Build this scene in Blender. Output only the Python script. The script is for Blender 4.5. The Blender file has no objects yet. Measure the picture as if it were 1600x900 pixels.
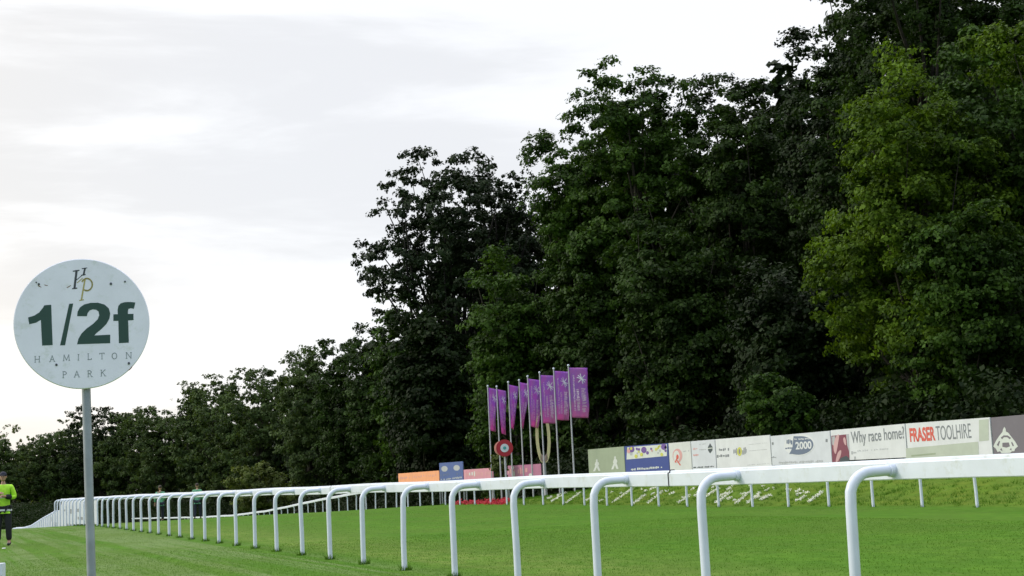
import bpy, bmesh, math, random
import numpy as np
from mathutils import Vector, Matrix
from mathutils.geometry import tessellate_polygon

R = math.radians
S = bpy.context.scene
C = S.collection

# ------------------------------------------------------------------ camera
F_PX, CAM_Z = 2300.0, 1.15
PITCH, ROLL = R(7.25), R(2.8)
def cam_axes(yaw, pitch=PITCH, roll=ROLL):
    f = np.array([math.sin(yaw)*math.cos(pitch), math.cos(yaw)*math.cos(pitch), math.sin(pitch)])
    r = np.array([math.cos(yaw), -math.sin(yaw), 0.0])
    u = np.cross(r, f)
    # clockwise camera roll: the right end of the horizon goes up in the picture
    r2 = r*math.cos(roll) - u*math.sin(roll)
    u2 = u*math.cos(roll) + r*math.sin(roll)
    return r2, u2, f
def project(p, ax):
    d = np.asarray(p, float) - np.array([0, 0, CAM_Z])
    z = d@ax[2]
    return 800 + F_PX*(d@ax[0])/z, 450 - F_PX*(d@ax[1])/z
lo, hi = R(5), R(45)
for _ in range(60):
    m_ = (lo+hi)/2
    if project((0, 1e6, CAM_Z), cam_axes(m_))[0] > -90: lo = m_
    else: hi = m_
YAW = (lo+hi)/2
AX = cam_axes(YAW)
cam = bpy.data.cameras.new('camera'); cam_o = bpy.data.objects.new('camera', cam); C.objects.link(cam_o)
cam.sensor_width = 36; cam.lens = F_PX/1600*36; cam.clip_start = 0.1; cam.clip_end = 9000
M = Matrix(((AX[0][0], AX[1][0], -AX[2][0], 0), (AX[0][1], AX[1][1], -AX[2][1], 0),
            (AX[0][2], AX[1][2], -AX[2][2], CAM_Z), (0, 0, 0, 1)))
cam_o.matrix_world = M
S.camera = cam_o
O = np.array([0, 0, CAM_Z])
def ray(px, py):
    d = AX[2] + AX[0]*(px-800)/F_PX + AX[1]*(450-py)/F_PX
    return d            # depth 1 along the axis
def at(px, py, depth): return O + ray(px, py)*depth
def on_x(px, py, X):   # point of the plane X = const
    d = ray(px, py); return O + d*(X/d[0])
def scale(depth): return depth/F_PX

# ------------------------------------------------------------------ world and sun
SUN_AZ, SUN_EL = R(-62), R(27)
S.view_settings.view_transform = 'Standard'; S.view_settings.look = 'None'
S.view_settings.gamma = 1; S.view_settings.use_curve_mapping = False
S.view_settings.exposure = 0.0
w = bpy.data.worlds.new('World'); S.world = w; w.use_nodes = True
nt = w.node_tree; nt.nodes.clear()
def N(t, ty, **kw):
    n = t.nodes.new(ty)
    for k, v in kw.items(): setattr(n, k, v)
    return n
out = N(nt, 'ShaderNodeOutputWorld'); bg = N(nt, 'ShaderNodeBackground'); bg.inputs[1].default_value = 0.1
sky = N(nt, 'ShaderNodeTexSky', sky_type='NISHITA', sun_disc=False, sun_elevation=SUN_EL, sun_rotation=SUN_AZ)
tc = N(nt, 'ShaderNodeTexCoord')
sep = N(nt, 'ShaderNodeSeparateXYZ'); nt.links.new(tc.outputs['Generated'], sep.inputs[0])
def math_(t, op, a, b=None, clamp=False):
    n = N(t, 'ShaderNodeMath', operation=op, use_clamp=clamp)
    for i, v in enumerate((a, b)):
        if v is None: continue
        if isinstance(v, (int, float)): n.inputs[i].default_value = v
        else: t.links.new(v, n.inputs[i])
    return n.outputs[0]
def mapr(t, v, a, b, c, d, smooth=True):
    n = N(t, 'ShaderNodeMapRange', interpolation_type='SMOOTHSTEP' if smooth else 'LINEAR')
    t.links.new(v, n.inputs[0])
    for i, x in enumerate((a, b, c, d)): n.inputs[i+1].default_value = x
    return n.outputs[0]
def mixc(t, f, a, b, blend='MIX'):
    n = N(t, 'ShaderNodeMix', data_type='RGBA', blend_type=blend)
    if isinstance(f, (int, float)): n.inputs[0].default_value = f
    else: t.links.new(f, n.inputs[0])
    for i, v in ((6, a), (7, b)):
        if isinstance(v, tuple): n.inputs[i].default_value = v if len(v) == 4 else (*v, 1)
        else: t.links.new(v, n.inputs[i])
    return n.outputs[2]
def noise(t, vec, scale_, detail=3, rough=.5, dist=0.0, dim='3D'):
    n = N(t, 'ShaderNodeTexNoise', noise_dimensions=dim)
    t.links.new(vec, n.inputs['Vector'])
    n.inputs['Scale'].default_value = scale_; n.inputs['Detail'].default_value = detail
    n.inputs['Roughness'].default_value = rough; n.inputs['Distortion'].default_value = dist
    return n.outputs['Fac']
mp = N(nt, 'ShaderNodeMapping'); nt.links.new(tc.outputs['Generated'], mp.inputs[0])
mp.inputs['Scale'].default_value = (1, 1, 5.6); mp.inputs['Location'].default_value = (3.4, 1.3, .35)
mp.inputs['Rotation'].default_value = (R(-3), R(5), 0)
n1 = noise(nt, mp.outputs[0], 3.1, 6, .55, .25)
mp2 = N(nt, 'ShaderNodeMapping'); nt.links.new(tc.outputs['Generated'], mp2.inputs[0])
mp2.inputs['Scale'].default_value = (1, 1, 3.0); mp2.inputs['Location'].default_value = (7.7, 2.1, 4.4)
n2 = noise(nt, mp2.outputs[0], 1.5, 3, .5, .2)
grey = mapr(nt, n1, .42, .60, 0, 1)
cloud = mixc(nt, grey, (12.7, 12.5, 12.2), (9.9, 9.65, 9.35))
tgt = ray(880, 190); tgt = tgt/np.linalg.norm(tgt)
dp_ = N(nt, 'ShaderNodeVectorMath', operation='DOT_PRODUCT'); nt.links.new(tc.outputs['Generated'], dp_.inputs[0]); dp_.inputs[1].default_value = tuple(tgt)
bl = math_(nt, 'ADD', mapr(nt, n2, .50, .66, 0, .5), mapr(nt, dp_.outputs['Value'], .90, 1.0, 0, .9), True)
cloud = mixc(nt, math_(nt, 'MULTIPLY', bl, .5), cloud, (9.0, 9.55, 10.6))
# warm low sky on the side of the sun
hz = mapr(nt, sep.outputs[2], .02, .22, 1, 0)
left = mapr(nt, sep.outputs[0], -.25, .38, 1, 0)
cloud = mixc(nt, math_(nt, 'MULTIPLY', math_(nt, 'MULTIPLY', hz, left), .75), cloud, (12.2, 10.9, 9.6))
# overcast: the zenith and the side away from the camera
zen = mapr(nt, sep.outputs[2], .35, .9, 1.0, 2.3)
back = mapr(nt, sep.outputs[1], .35, -.5, 0, 1)
cloud = mixc(nt, math_(nt, 'MULTIPLY', back, .85), cloud, (5.4, 6.2, 7.9))
sc_ = N(nt, 'ShaderNodeVectorMath', operation='SCALE'); nt.links.new(cloud, sc_.inputs[0]); nt.links.new(zen, sc_.inputs['Scale'])
fin = mixc(nt, .88, sky.outputs[0], sc_.outputs[0])
nt.links.new(fin, bg.inputs[0]); nt.links.new(bg.outputs[0], out.inputs[0])

sl = bpy.data.lights.new('sun', 'SUN'); sl.energy = 1.7; sl.angle = R(14); sl.color = (1, .93, .82)
so = bpy.data.objects.new('sun', sl); C.objects.link(so)
sd = Vector((math.sin(SUN_AZ)*math.cos(SUN_EL), math.cos(SUN_AZ)*math.cos(SUN_EL), math.sin(SUN_EL)))
so.rotation_euler = sd.to_track_quat('Z', 'Y').to_euler()
so.location = (0, 0, 60)

# ------------------------------------------------------------------ helpers
def tag(o, label=None, cat=None, group=None, kind=None):
    if label: o['label'] = label
    if cat: o['category'] = cat
    if group: o['group'] = group
    if kind: o['kind'] = kind
    return o
def empty(name, loc, rz=0):
    o = bpy.data.objects.new(name, None); C.objects.link(o); o.location = tuple(loc); o.rotation_euler = (0, 0, rz)
    o.empty_display_size = .1
    return o
def link(name, me, mat, parent=None, world=True):
    """link a mesh given in world coordinates (world) or in the parent's coordinates"""
    o = bpy.data.objects.new(name, me); C.objects.link(o)
    for m in (mat if isinstance(mat, (list, tuple)) else [mat]): me.materials.append(m)
    if parent is not None:
        o.parent = parent
        if world:
            b = chain_matrix(parent)
            me.transform(b.inverted())
    return o
def chain_matrix(o):
    m = o.matrix_basis.copy()
    while o.parent is not None:
        o = o.parent; m = o.matrix_basis @ m
    return m
class MB:
    def __init__(s): s.v = []; s.f = []; s.mi = []
    def add(s, vs, fs, mi=0):
        b = len(s.v); s.v += [tuple(float(a) for a in v) for v in vs]
        s.f += [tuple(b+i for i in f) for f in fs]; s.mi += [mi]*len(fs)
    def box(s, x0, x1, y0, y1, z0, z1, mi=0):
        s.add([(x0,y0,z0),(x1,y0,z0),(x1,y1,z0),(x0,y1,z0),(x0,y0,z1),(x1,y0,z1),(x1,y1,z1),(x0,y1,z1)],
              [(3,2,1,0),(4,5,6,7),(0,1,5,4),(1,2,6,5),(2,3,7,6),(3,0,4,7)], mi)
    def tube(s, pts, radii, n=10, caps=True, mi=0):
        pts = [np.asarray(p, float) for p in pts]
        if not hasattr(radii, '__len__'): radii = [radii]*len(pts)
        vs, fs = [], []
        t0 = pts[1]-pts[0]; t0 = t0/np.linalg.norm(t0)
        a = np.array([0,0,1.0]) if abs(t0[2]) < .9 else np.array([1.0,0,0])
        u = np.cross(t0, a); u /= np.linalg.norm(u)
        for i, p in enumerate(pts):
            t = pts[min(i+1, len(pts)-1)] - pts[max(i-1, 0)]; t = t/(np.linalg.norm(t)+1e-12)
            u = u - t*(u@t); u /= np.linalg.norm(u); v = np.cross(t, u)
            for k in range(n):
                an = 2*math.pi*k/n
                vs.append(p + radii[i]*(math.cos(an)*u + math.sin(an)*v))
        for i in range(len(pts)-1):
            for k in range(n):
                fs.append((i*n+k, i*n+(k+1)%n, (i+1)*n+(k+1)%n, (i+1)*n+k))
        if caps:
            fs.append(tuple(range(n-1, -1, -1))); fs.append(tuple((len(pts)-1)*n+k for k in range(n)))
        s.add(vs, fs, mi)
    def sweep(s, prof, pts, side, up=(0,0,1), mi=0):
        """profile (a,b) -> a*side + b*up along pts"""
        n = len(prof); vs, fs = [], []
        side = np.asarray(side, float); up = np.asarray(up, float)
        for p in pts:
            for a, b in prof: vs.append(np.asarray(p, float)+a*side+b*up)
        for i in range(len(pts)-1):
            for k in range(n): fs.append((i*n+k, i*n+(k+1)%n, (i+1)*n+(k+1)%n, (i+1)*n+k))
        fs.append(tuple(range(n-1, -1, -1))); fs.append(tuple((len(pts)-1)*n+k for k in range(n)))
        s.add(vs, fs, mi)
    def ball(s, c, r, seg=12, rings=8, mi=0):
        c = np.asarray(c, float); r = np.asarray(r, float)*np.ones(3)
        vs = [c+(0,0,r[2])]
        for i in range(1, rings):
            a = math.pi*i/rings
            for k in range(seg):
                b = 2*math.pi*k/seg
                vs.append(c + r*np.array([math.sin(a)*math.cos(b), math.sin(a)*math.sin(b), math.cos(a)]))
        vs.append(c-(0,0,r[2])); fs = []
        for k in range(seg): fs.append((0, 1+k, 1+(k+1)%seg))
        for i in range(rings-2):
            for k in range(seg):
                fs.append((1+i*seg+k, 1+(i+1)*seg+k, 1+(i+1)*seg+(k+1)%seg, 1+i*seg+(k+1)%seg))
        for k in range(seg): fs.append((len(vs)-1, 1+(rings-2)*seg+(k+1)%seg, 1+(rings-2)*seg+k))
        s.add(vs, fs, mi)
    def mesh(s, name, smooth=True, bevel=0, fixn=True):
        me = bpy.data.meshes.new(name); me.from_pydata(s.v, [], s.f)
        me.polygons.foreach_set('material_index', s.mi)
        if fixn or bevel:
            bm = bmesh.new(); bm.from_mesh(me)
            if fixn: bmesh.ops.recalc_face_normals(bm, faces=bm.faces)
            if bevel: bmesh.ops.bevel(bm, geom=list(bm.edges), offset=bevel, segments=2, profile=.6, affect='EDGES')
            bm.to_mesh(me); bm.free()
        if smooth:
            me.shade_smooth()
            try: me.set_sharp_from_angle(angle=R(40))
            except Exception: pass
        me.update(); return me
    def build(s, name, mat, parent=None, smooth=True, bevel=0, world=True):
        return link(name, s.mesh(name, smooth, bevel), mat, parent, world)
def poly_solid(mb, pts3, normal, th):
    """flat polygon (3D points) given a thickness along the normal"""
    n = np.asarray(normal, float); n /= np.linalg.norm(n)
    tris = tessellate_polygon([[Vector(p) for p in pts3]])
    k = len(pts3)
    vs = [np.asarray(p)+n*th for p in pts3] + [np.asarray(p) for p in pts3]
    fs = [tuple(t) for t in tris] + [tuple(k+i for i in reversed(t)) for t in tris]
    fs += [(i, (i+1) % k, k+(i+1) % k, k+i) for i in range(k)]
    mb.add(vs, fs)
def stroke_poly(pts, wd):
    """2D polyline to a list of quads + round-ish joints"""
    res = []
    for a, b in zip(pts[:-1], pts[1:]):
        a = np.array(a, float); b = np.array(b, float); d = b-a; L = np.linalg.norm(d)
        if L < 1e-9: continue
        d /= L; nn = np.array([-d[1], d[0]])*wd/2; e = d*wd*.35
        res.append([a-e+nn, a-e-nn, b+e-nn, b+e+nn])
    return res
def arc(cx, cy, rx, ry, a0, a1, n=16):
    return [(cx+rx*math.cos(R(a0+(a1-a0)*i/n)), cy+ry*math.sin(R(a0+(a1-a0)*i/n))) for i in range(n+1)]
def smooth_poly(pts, it=2):
    for _ in range(it):
        q = []
        for a, b in zip(pts, pts[1:]+pts[:1]):
            q.append((a[0]*.75+b[0]*.25, a[1]*.75+b[1]*.25)); q.append((a[0]*.25+b[0]*.75, a[1]*.25+b[1]*.75))
        pts = q
    return pts

# ------------------------------------------------------------------ materials
def mat(name, col, rough=.5, metal=0.0, spec=.5, vary=0.0, vscale=5.0, bump=0.0, dirt=None, coat=0.0):
    m = bpy.data.materials.new(name); m.use_nodes = True; t = m.node_tree
    b = t.nodes['Principled BSDF']
    b.inputs['Roughness'].default_value = rough; b.inputs['Metallic'].default_value = metal
    b.inputs['Specular IOR Level'].default_value = spec; b.inputs['Coat Weight'].default_value = coat
    b.inputs['Base Color'].default_value = (*col, 1)
    if vary or bump or dirt:
        co = N(t, 'ShaderNodeTexCoord'); nz = noise(t, co.outputs['Object'], vscale, 5, .6)
        if vary:
            f = mapr(t, nz, .3, .7, 1-vary, 1+vary)
            v = N(t, 'ShaderNodeVectorMath', operation='SCALE'); v.inputs[0].default_value = col; t.links.new(f, v.inputs['Scale'])
            src = v.outputs[0]
            if dirt:
                nz2 = noise(t, co.outputs['Object'], vscale*2.3, 6, .7)
                src = mixc(t, math_(t, 'MULTIPLY', mapr(t, nz2, .52, .75, 0, 1), .7), src, dirt)
            t.links.new(src, b.inputs['Base Color'])
        if bump:
            bp = N(t, 'ShaderNodeBump'); bp.inputs['Strength'].default_value = bump; bp.inputs['Distance'].default_value = .02
            t.links.new(nz, bp.inputs['Height']); t.links.new(bp.outputs[0], b.inputs['Normal'])
    return m
def leafmat(name, dark, light, trans=.3, rough=.55, nscale=.35):
    m = bpy.data.materials.new(name); m.use_nodes = True; t = m.node_tree
    b = t.nodes['Principled BSDF']; o = t.nodes['Material Output']
    g = N(t, 'ShaderNodeNewGeometry'); co = N(t, 'ShaderNodeTexCoord')
    nz = noise(t, co.outputs['Object'], nscale, 3, .6)
    a = math_(t, 'MULTIPLY', g.outputs['Random Per Island'], .55)
    k = math_(t, 'ADD', a, mapr(t, nz, .38, .66, 0, .5), True)
    c = mixc(t, k, dark, light)
    t.links.new(c, b.inputs['Base Color'])
    b.inputs['Roughness'].default_value = rough; b.inputs['Specular IOR Level'].default_value = .12
    tr = N(t, 'ShaderNodeBsdfTranslucent')
    c2 = mixc(t, 1.0, c, (1.25, 1.2, .55), 'MULTIPLY'); t.links.new(c2, tr.inputs[0])
    mx = N(t, 'ShaderNodeMixShader'); mx.inputs[0].default_value = trans
    t.links.new(b.outputs[0], mx.inputs[1]); t.links.new(tr.outputs[0], mx.inputs[2]); t.links.new(mx.outputs[0], o.inputs[0])
    return m
WHITE = mat('white_plastic', (.66, .71, .78), .42, vary=.05, vscale=3, dirt=(.5, .53, .47))
WHITE2 = mat('white_post_paint', (.66, .71, .81), .38, vary=.05, vscale=4)
DARKGAP = mat('dark_gap', (.03, .03, .035), .7)
SIGNW = mat('sign_white', (.84, .84, .95), .42, vary=.035, vscale=6, dirt=(.62, .66, .63))
SIGNEDGE = mat('sign_edge', (.42, .36, .26), .6)
GREENINK = mat('green_ink', (.018, .062, .05), .4)
GREYINK = mat('grey_ink', (.30, .34, .37), .5)
DARKINK = mat('dark_ink', (.05, .06, .07), .5)
GOLDINK = mat('gold_ink', (.42, .36, .12), .5)
RUST = mat('rust_stain', (.20, .10, .06), .8)
GALV = mat('galvanised_steel', (.30, .33, .37), .45, .35, vary=.12, vscale=9)
FLAGPOLE = mat('flagpole_grey', (.46, .46, .50), .4, vary=.05)
GOLD = mat('gold_paint', (.78, .70, .38), .45, vary=.06, vscale=2)
RED = mat('red_paint', (.40, .012, .03), .4)
TEAL = mat('teal_paint', (.06, .35, .36), .4)
PINKEDGE = mat('salmon_edge', (.75, .38, .28), .5)
BARK = mat('bark', (.030, .025, .018), .9, vary=.4, vscale=3, bump=.6)
OAKB = mat('oak_bark', (.014, .012, .009), .95, vary=.3, vscale=3)
BARKL = mat('pale_bark', (.16, .13, .10), .9, vary=.4, vscale=3, bump=.6)

# ------------------------------------------------------------------ ground
def sstep(a, b, x):
    t = np.clip((np.asarray(x, float)-a)/(b-a), 0, 1); return t*t*(3-2*t)
YT = np.array([-4000, 52, 62, 72, 82, 95, 108, 122, 140, 170, 250, 4000.])
ZT = np.array([0, 0, -.03, -.17, -.45, -1.02, -1.65, -2.05, -2.35, -2.7, -3.6, -3.6])
def gz(X, Y):
    X = np.asarray(X, float); Y = np.asarray(Y, float)
    z = np.interp(Y, YT, ZT)
    ramp = 1-sstep(46, 71, Y)
    far = sstep(22.4, 27.3, X)
    z = z + .93*far*ramp*(1 + .05*np.sin(Y*.35)) - .10*sstep(14, 22, X)*ramp*(1-far)
    z = z + .02*np.sin(X*.7+Y*.11)*np.cos(Y*.23)*sstep(0, 12, np.abs(X-5.7))
    return z
def ground_hit(px, py):
    d = ray(px, py); a = 5.0; b = None
    for s in np.arange(5, 700, .5):
        p = O+d*s
        if p[2] < gz(p[0], p[1]): b = s; break
        a = s
    if b is None: return None
    for _ in range(25):
        m = (a+b)/2; p = O+d*m
        if p[2] < gz(p[0], p[1]): b = m
        else: a = m
    return O+d*a
def grid_axis(segs):
    r = []
    for a, b, st in segs: r += list(np.arange(a, b, st))
    return np.array(r+[segs[-1][1]])
gx = grid_axis([(-3000, -300, 450), (-300, -40, 26), (-40, -4, 3), (-4, 34, .5), (34, 60, 2), (60, 400, 34), (400, 3000, 520)])
gy = grid_axis([(-3000, -60, 588), (-60, 0, 10), (0, 160, 1), (160, 400, 12), (400, 3000, 520)])
GX, GY = np.meshgrid(gx, gy); GZ = gz(GX, GY)
nx, ny = len(gx), len(gy)
verts = np.stack([GX, GY, GZ], -1).reshape(-1, 3)
idx = np.arange(nx*ny).reshape(ny, nx)
quads = np.stack([idx[:-1, :-1], idx[:-1, 1:], idx[1:, 1:], idx[1:, :-1]], -1).reshape(-1, 4)
def np_mesh(name, v, q, smooth=False):
    me = bpy.data.meshes.new(name); k = q.shape[1]
    me.vertices.add(len(v)); me.vertices.foreach_set('co', np.ascontiguousarray(v, np.float32).ravel())
    me.loops.add(q.size); me.loops.foreach_set('vertex_index', np.ascontiguousarray(q, np.int32).ravel())
    me.polygons.add(len(q)); me.polygons.foreach_set('loop_start', np.arange(0, q.size, k, dtype=np.int32))
    me.polygons.foreach_set('loop_total', np.full(len(q), k, np.int32))
    me.update(calc_edges=True)
    if smooth: me.shade_smooth()
    return me
GR = bpy.data.materials.new('mown_grass'); GR.use_nodes = True; t = GR.node_tree; b = t.nodes['Principled BSDF']
geo = N(t, 'ShaderNodeNewGeometry'); sx = N(t, 'ShaderNodeSeparateXYZ'); t.links.new(geo.outputs['Position'], sx.inputs[0])
def mapping(t, vec, sc, loc=(0, 0, 0), rot=(0, 0, 0)):
    m = N(t, 'ShaderNodeMapping'); t.links.new(vec, m.inputs[0]); m.inputs['Scale'].default_value = sc
    m.inputs['Location'].default_value = loc; m.inputs['Rotation'].default_value = rot; return m.outputs[0]
P_ = geo.outputs['Position']
big = noise(t, mapping(t, P_, (.5, .16, .5)), 1.0, 4, .55)
fine = noise(t, mapping(t, P_, (1, .6, 1)), 4.5, 5, .62)
mid = noise(t, mapping(t, P_, (1.3, .5, 1)), 2.2, 5, .65, .4)
strp = noise(t, mapping(t, P_, (2.1, .035, 0)), 1.0, 3, .6)
base = mixc(t, mapr(t, big, .35, .65, 0, 1), (.070, .162, .015), (.088, .190, .019))
base = mixc(t, mapr(t, mid, .35, .7, 0, .8), base, (.058, .150, .013))
# worn, paler lines along the rail on the spectators' side
side = mapr(t, sx.outputs[0], 5.2, 6.2, 1, 0)
wear = math_(t, 'MULTIPLY', side, mapr(t, strp, .42, .56, 0, .9))
base = mixc(t, wear, base, (.140, .205, .070))
edge = math_(t, 'MULTIPLY', mapr(t, sx.outputs[0], 5.9, 6.5, 0, 1), mapr(t, sx.outputs[0], 7.0, 9.5, 1, 0))
base = mixc(t, math_(t, 'MULTIPLY', edge, mapr(t, mid, .35, .6, .15, .75)), base, (.165, .225, .05))
bank = mapr(t, sx.outputs[0], 22.2, 23.0, 0, 1)
base = mixc(t, math_(t, 'MULTIPLY', bank, mapr(t, mid, .3, .7, .3, .9)), base, (.125, .165, .022))
patch = mapr(t, noise(t, mapping(t, P_, (.28, .28, 1), (9, 4, 0)), 1.0, 4, .6, .5), .40, .62, 0, .55)
base = mixc(t, patch, base, (.085, .150, .022))
dry = mapr(t, noise(t, mapping(t, P_, (1, .4, 1)), 5.5, 4, .7), .62, .74, 0, .5)
base = mixc(t, dry, base, (.19, .22, .07))
base = mixc(t, mapr(t, fine, .3, .72, 0, 1), mixc(t, 1.0, base, (.80, .83, .78), 'MULTIPLY'), mixc(t, 1.0, base, (1.12, 1.10, 1.12), 'MULTIPLY'))
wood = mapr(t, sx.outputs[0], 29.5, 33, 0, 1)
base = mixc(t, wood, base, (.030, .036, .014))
t.links.new(base, b.inputs['Base Color']); b.inputs['Roughness'].default_value = .9; b.inputs['Specular IOR Level'].default_value = .04
bp = N(t, 'ShaderNodeBump'); bp.inputs['Strength'].default_value = .4; bp.inputs['Distance'].default_value = .04
t.links.new(fine, bp.inputs['Height']); t.links.new(bp.outputs[0], b.inputs['Normal'])
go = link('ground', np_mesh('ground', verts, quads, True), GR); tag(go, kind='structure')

def blades(name, pts, hmin, hmax, wd, m, rng, lean=.5):
    n = len(pts); a = rng.uniform(0, 2*np.pi, n); h = rng.uniform(hmin, hmax, n)
    u = np.stack([np.cos(a), np.sin(a), 0*a], 1)*(wd*rng.uniform(.6, 1.2, n))[:, None]
    ln = rng.normal(0, lean, (n, 2))*h[:, None]
    tip = pts + np.stack([ln[:, 0], ln[:, 1], h], 1)
    v = np.stack([pts-u, pts+u, tip], 1).reshape(-1, 3)
    return np_mesh(name, v, np.arange(3*n).reshape(-1, 3))
BL = leafmat('grass_blades', (.062, .150, .013), (.085, .188, .018), .35, .8, .8)
rng = np.random.default_rng(5)
pts = []
for (x0, x1, y0, y1, n, patch) in ((-1.5, 17, 11, 30, 110000, 0), (-3, 30, 30, 60, 50000, 0)):
    X = rng.uniform(x0, x1, n); Y = rng.uniform(y0, y1, n)
    keep = np.ones(n, bool)
    pts.append(np.stack([X, Y, gz(X, Y)-.004], 1)[keep])
for (x_, y_) in [(5.60, y) for y in (8.6, )]: pass
go = link('grass_blades', blades('grass_blades', np.concatenate(pts), .010, .026, .005, BL, rng), BL)
tag(go, 'short green turf blades of the racecourse', 'grass', kind='stuff')

# ------------------------------------------------------------------ running rails
def depth_of(p): return float((np.asarray(p)-O)@AX[2])
cosY, sinY = math.cos(YAW), math.sin(YAW)
RAILX, POSTX = 5.99, 5.60
def y_at_px(px, X):           # position along the track where plane X crosses the picture column at the horizon
    hy = 787-.049*(px+90)
    return on_x(px, hy, X)[1]
RAILPROF = [(-.036, -.070), (-.042, -.064), (-.043, .040), (-.038, .044), (-.026, .047), (-.026, .058), (-.018, .068), (.018, .068), (.026, .058), (.026, .047), (.038, .044),
            (.043, .040), (.042, -.064), (.036, -.070)]
def rail_thing(name, label, railx, postx, ys_posts, y0, y1, joints, seed, htop=1.125, zfun=None):
    rnd = random.Random(seed)
    root = empty(name, (railx, y0, float(gz(railx, y0)))); tag(root, label, 'running rail', 'white running rails along the track')
    ys = list(np.arange(y0, y1, 1.3))+[y1]
    def rz(y): return (zfun(y) if zfun else float(gz(railx if railx < 20 else 21.0, y))+htop)-.062
    m = MB(); m.sweep(RAILPROF, [(railx + .004*math.sin(y*1.7), y, rz(y)+.006*math.sin(y*.9+seed)) for y in ys], (1, 0, 0))
    m.build('top_rail', WHITE, root)
    sgn = 1 if railx > postx else -1
    for y in ys_posts:
        p = MB(); z0 = float(gz(postx, y)) - .05; zt = rz(y) + .002
        jx = rnd.gauss(0, .008); jy = rnd.gauss(0, .012)
        rad = .17; pts = [(postx+jx, y+jy, z0), (postx+jx, y+jy, z0+.4), (postx, y, zt-rad-.06)]
        for k in range(1, 7):
            a = R(90*k/6); pts.append((postx+sgn*rad*(1-math.cos(a)), y, zt-rad+rad*math.sin(a)-.006))
        pts.append((railx-sgn*.035, y, zt))
        p.tube(pts, .037, 12)
        # collar plate where the arm meets the rail
        xa, xb = sorted((railx-sgn*.075, railx-sgn*.040))
        p.tube([(xa, y, zt), (xb, y, zt)], .048, 12)
        p.build('post', WHITE2, root)
    for y in joints:
        j = MB(); c = rz(y)
        j.sweep([(a*1.07, b_*1.05) for a, b_ in RAILPROF], [(railx, y-.006, c), (railx, y+.006, c)], (1, 0, 0))
        j.build('joint', DARKGAP, root)
    return root
s_ = (1.33e-4)
meas = [(1338, 900), (1103, 900), (934, 900), (808, 900), (711, 900), (634, 894.5), (569, 886), (516, 877), (472, 871), (432, 865), (399, 859.5),
        (369, 855.5), (343, 853), (320.5, 850), (300, 844.5), (281, 843), (264, 838), (248, 836)]
my = [on_x(px, py, POSTX)[1] for px, py in meas]
fit = np.polyfit(np.arange(len(my)), my, 1); print('post fit', fit, np.round(np.array(my)-np.polyval(fit, np.arange(len(my))), 2))
dn, df = my[1]-my[0], (my[-1]-my[-7])/6
near_ys = [my[0]+dn*i if i < 0 else (my[i] if i < len(my) else my[-1]+df*(i-len(my)+1)) for i in range(-3, 66)]
near_ys = [y for y in near_ys if y > 3.0 and y < y_at_px(18, POSTX)]
yj = y_at_px(1050, RAILX)
yend = y_at_px(96, RAILX)
ys1 = [y for y in near_ys if y < yend-.3]; ys2 = [y for y in near_ys if y >= yend-.3]
rail_thing('running_rail', 'white plastic running rail on goose-necked posts nearest the camera, crossing the whole picture', RAILX, POSTX, ys1,
           near_ys[0]-.6, yend, [yj, yj+12.2, yj+24.4, yj+36.6], 1, zfun=lambda y: 1.125-.0016*max(0, y-50))
rail_thing('running_rail', 'lower white rail section sloping down over the brow, between the person and the sign pole', RAILX, POSTX, ys2,
           yend-1.0, near_ys[-1]+.5, [], 3, htop=1.06)
FX, FPX = 22.0, 22.3
far_ys = []
for i in range(-2, 60):
    q = 1/(1526+90) + i*.343e-4
    y = on_x(1/q-90, 792.5, FPX)[1]; far_ys.append(y)
rail_thing('running_rail', 'white running rail on the far side of the track, below the advertising boards', FX, FPX, far_ys,
           far_ys[0]-.6, 190, [], 2)
print('near post spacing', near_ys[6]-near_ys[5], 'far', far_ys[6]-far_ys[5], 'yaw', math.degrees(YAW))

tp_ = []
for x_, ys_, n_, r_ in ((POSTX, near_ys, 110, .09), (FPX, far_ys, 40, .09)):
    for y_ in ys_:
        if y_ > 70: continue
        a_ = rng.uniform(0, 2*np.pi, n_); q_ = rng.uniform(.03, r_, n_); X = x_+np.cos(a_)*q_; Y = y_+np.sin(a_)*q_
        tp_.append(np.stack([X, Y, gz(X, Y)-.004], 1))
go = link('grass_tufts', blades('grass_tufts', np.concatenate(tp_), .04, .10, .006, BL, rng, .35), BL)
tag(go, 'longer uncut grass round the feet of the rail posts', 'grass', kind='stuff')

# ------------------------------------------------------------------ half-furlong sign
DS = 8.0
cen = at(128.6, 505.5, DS)
sroot = empty('furlong_sign', (cen[0], cen[1], float(gz(cen[0], cen[1]))))
tag(sroot, 'round white half furlong marker on a grey steel pole, large green 1/2f', 'sign')
nrm = O-cen; nrm[2] = 0; nrm /= np.linalg.norm(nrm)
sX = np.cross(np.array([0, 0, 1.0]), nrm)       # picture-right in the disc's plane
def on_disc(px, py):
    d = ray(px, py); return O + d*(((cen-O)@nrm)/(d@nrm))
def zd(x, y): return on_disc(x/3.4615, 380+y/3.4615)
RD = .364/100*100*DS/F_PX*105/.364*1.0
RD = 102.2*DS/F_PX
m = MB()
ring = [cen+RD*(math.cos(a)*sX+math.sin(a)*np.array([0, 0, 1.0])) for a in np.linspace(0, 2*math.pi, 96, endpoint=False)]
ring2 = [p-nrm*.012 for p in ring]
face = [cen+nrm*.0+ (RD-.004)*(math.cos(a)*sX+math.sin(a)*np.array([0, 0, 1.0]))+nrm*.003 for a in np.linspace(0, 2*math.pi, 96, endpoint=False)]
m.add(face, [tuple(range(96))]); m.add(ring+face, [(i, (i+1) % 96, 96+(i+1) % 96, 96+i) for i in range(96)])
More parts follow.
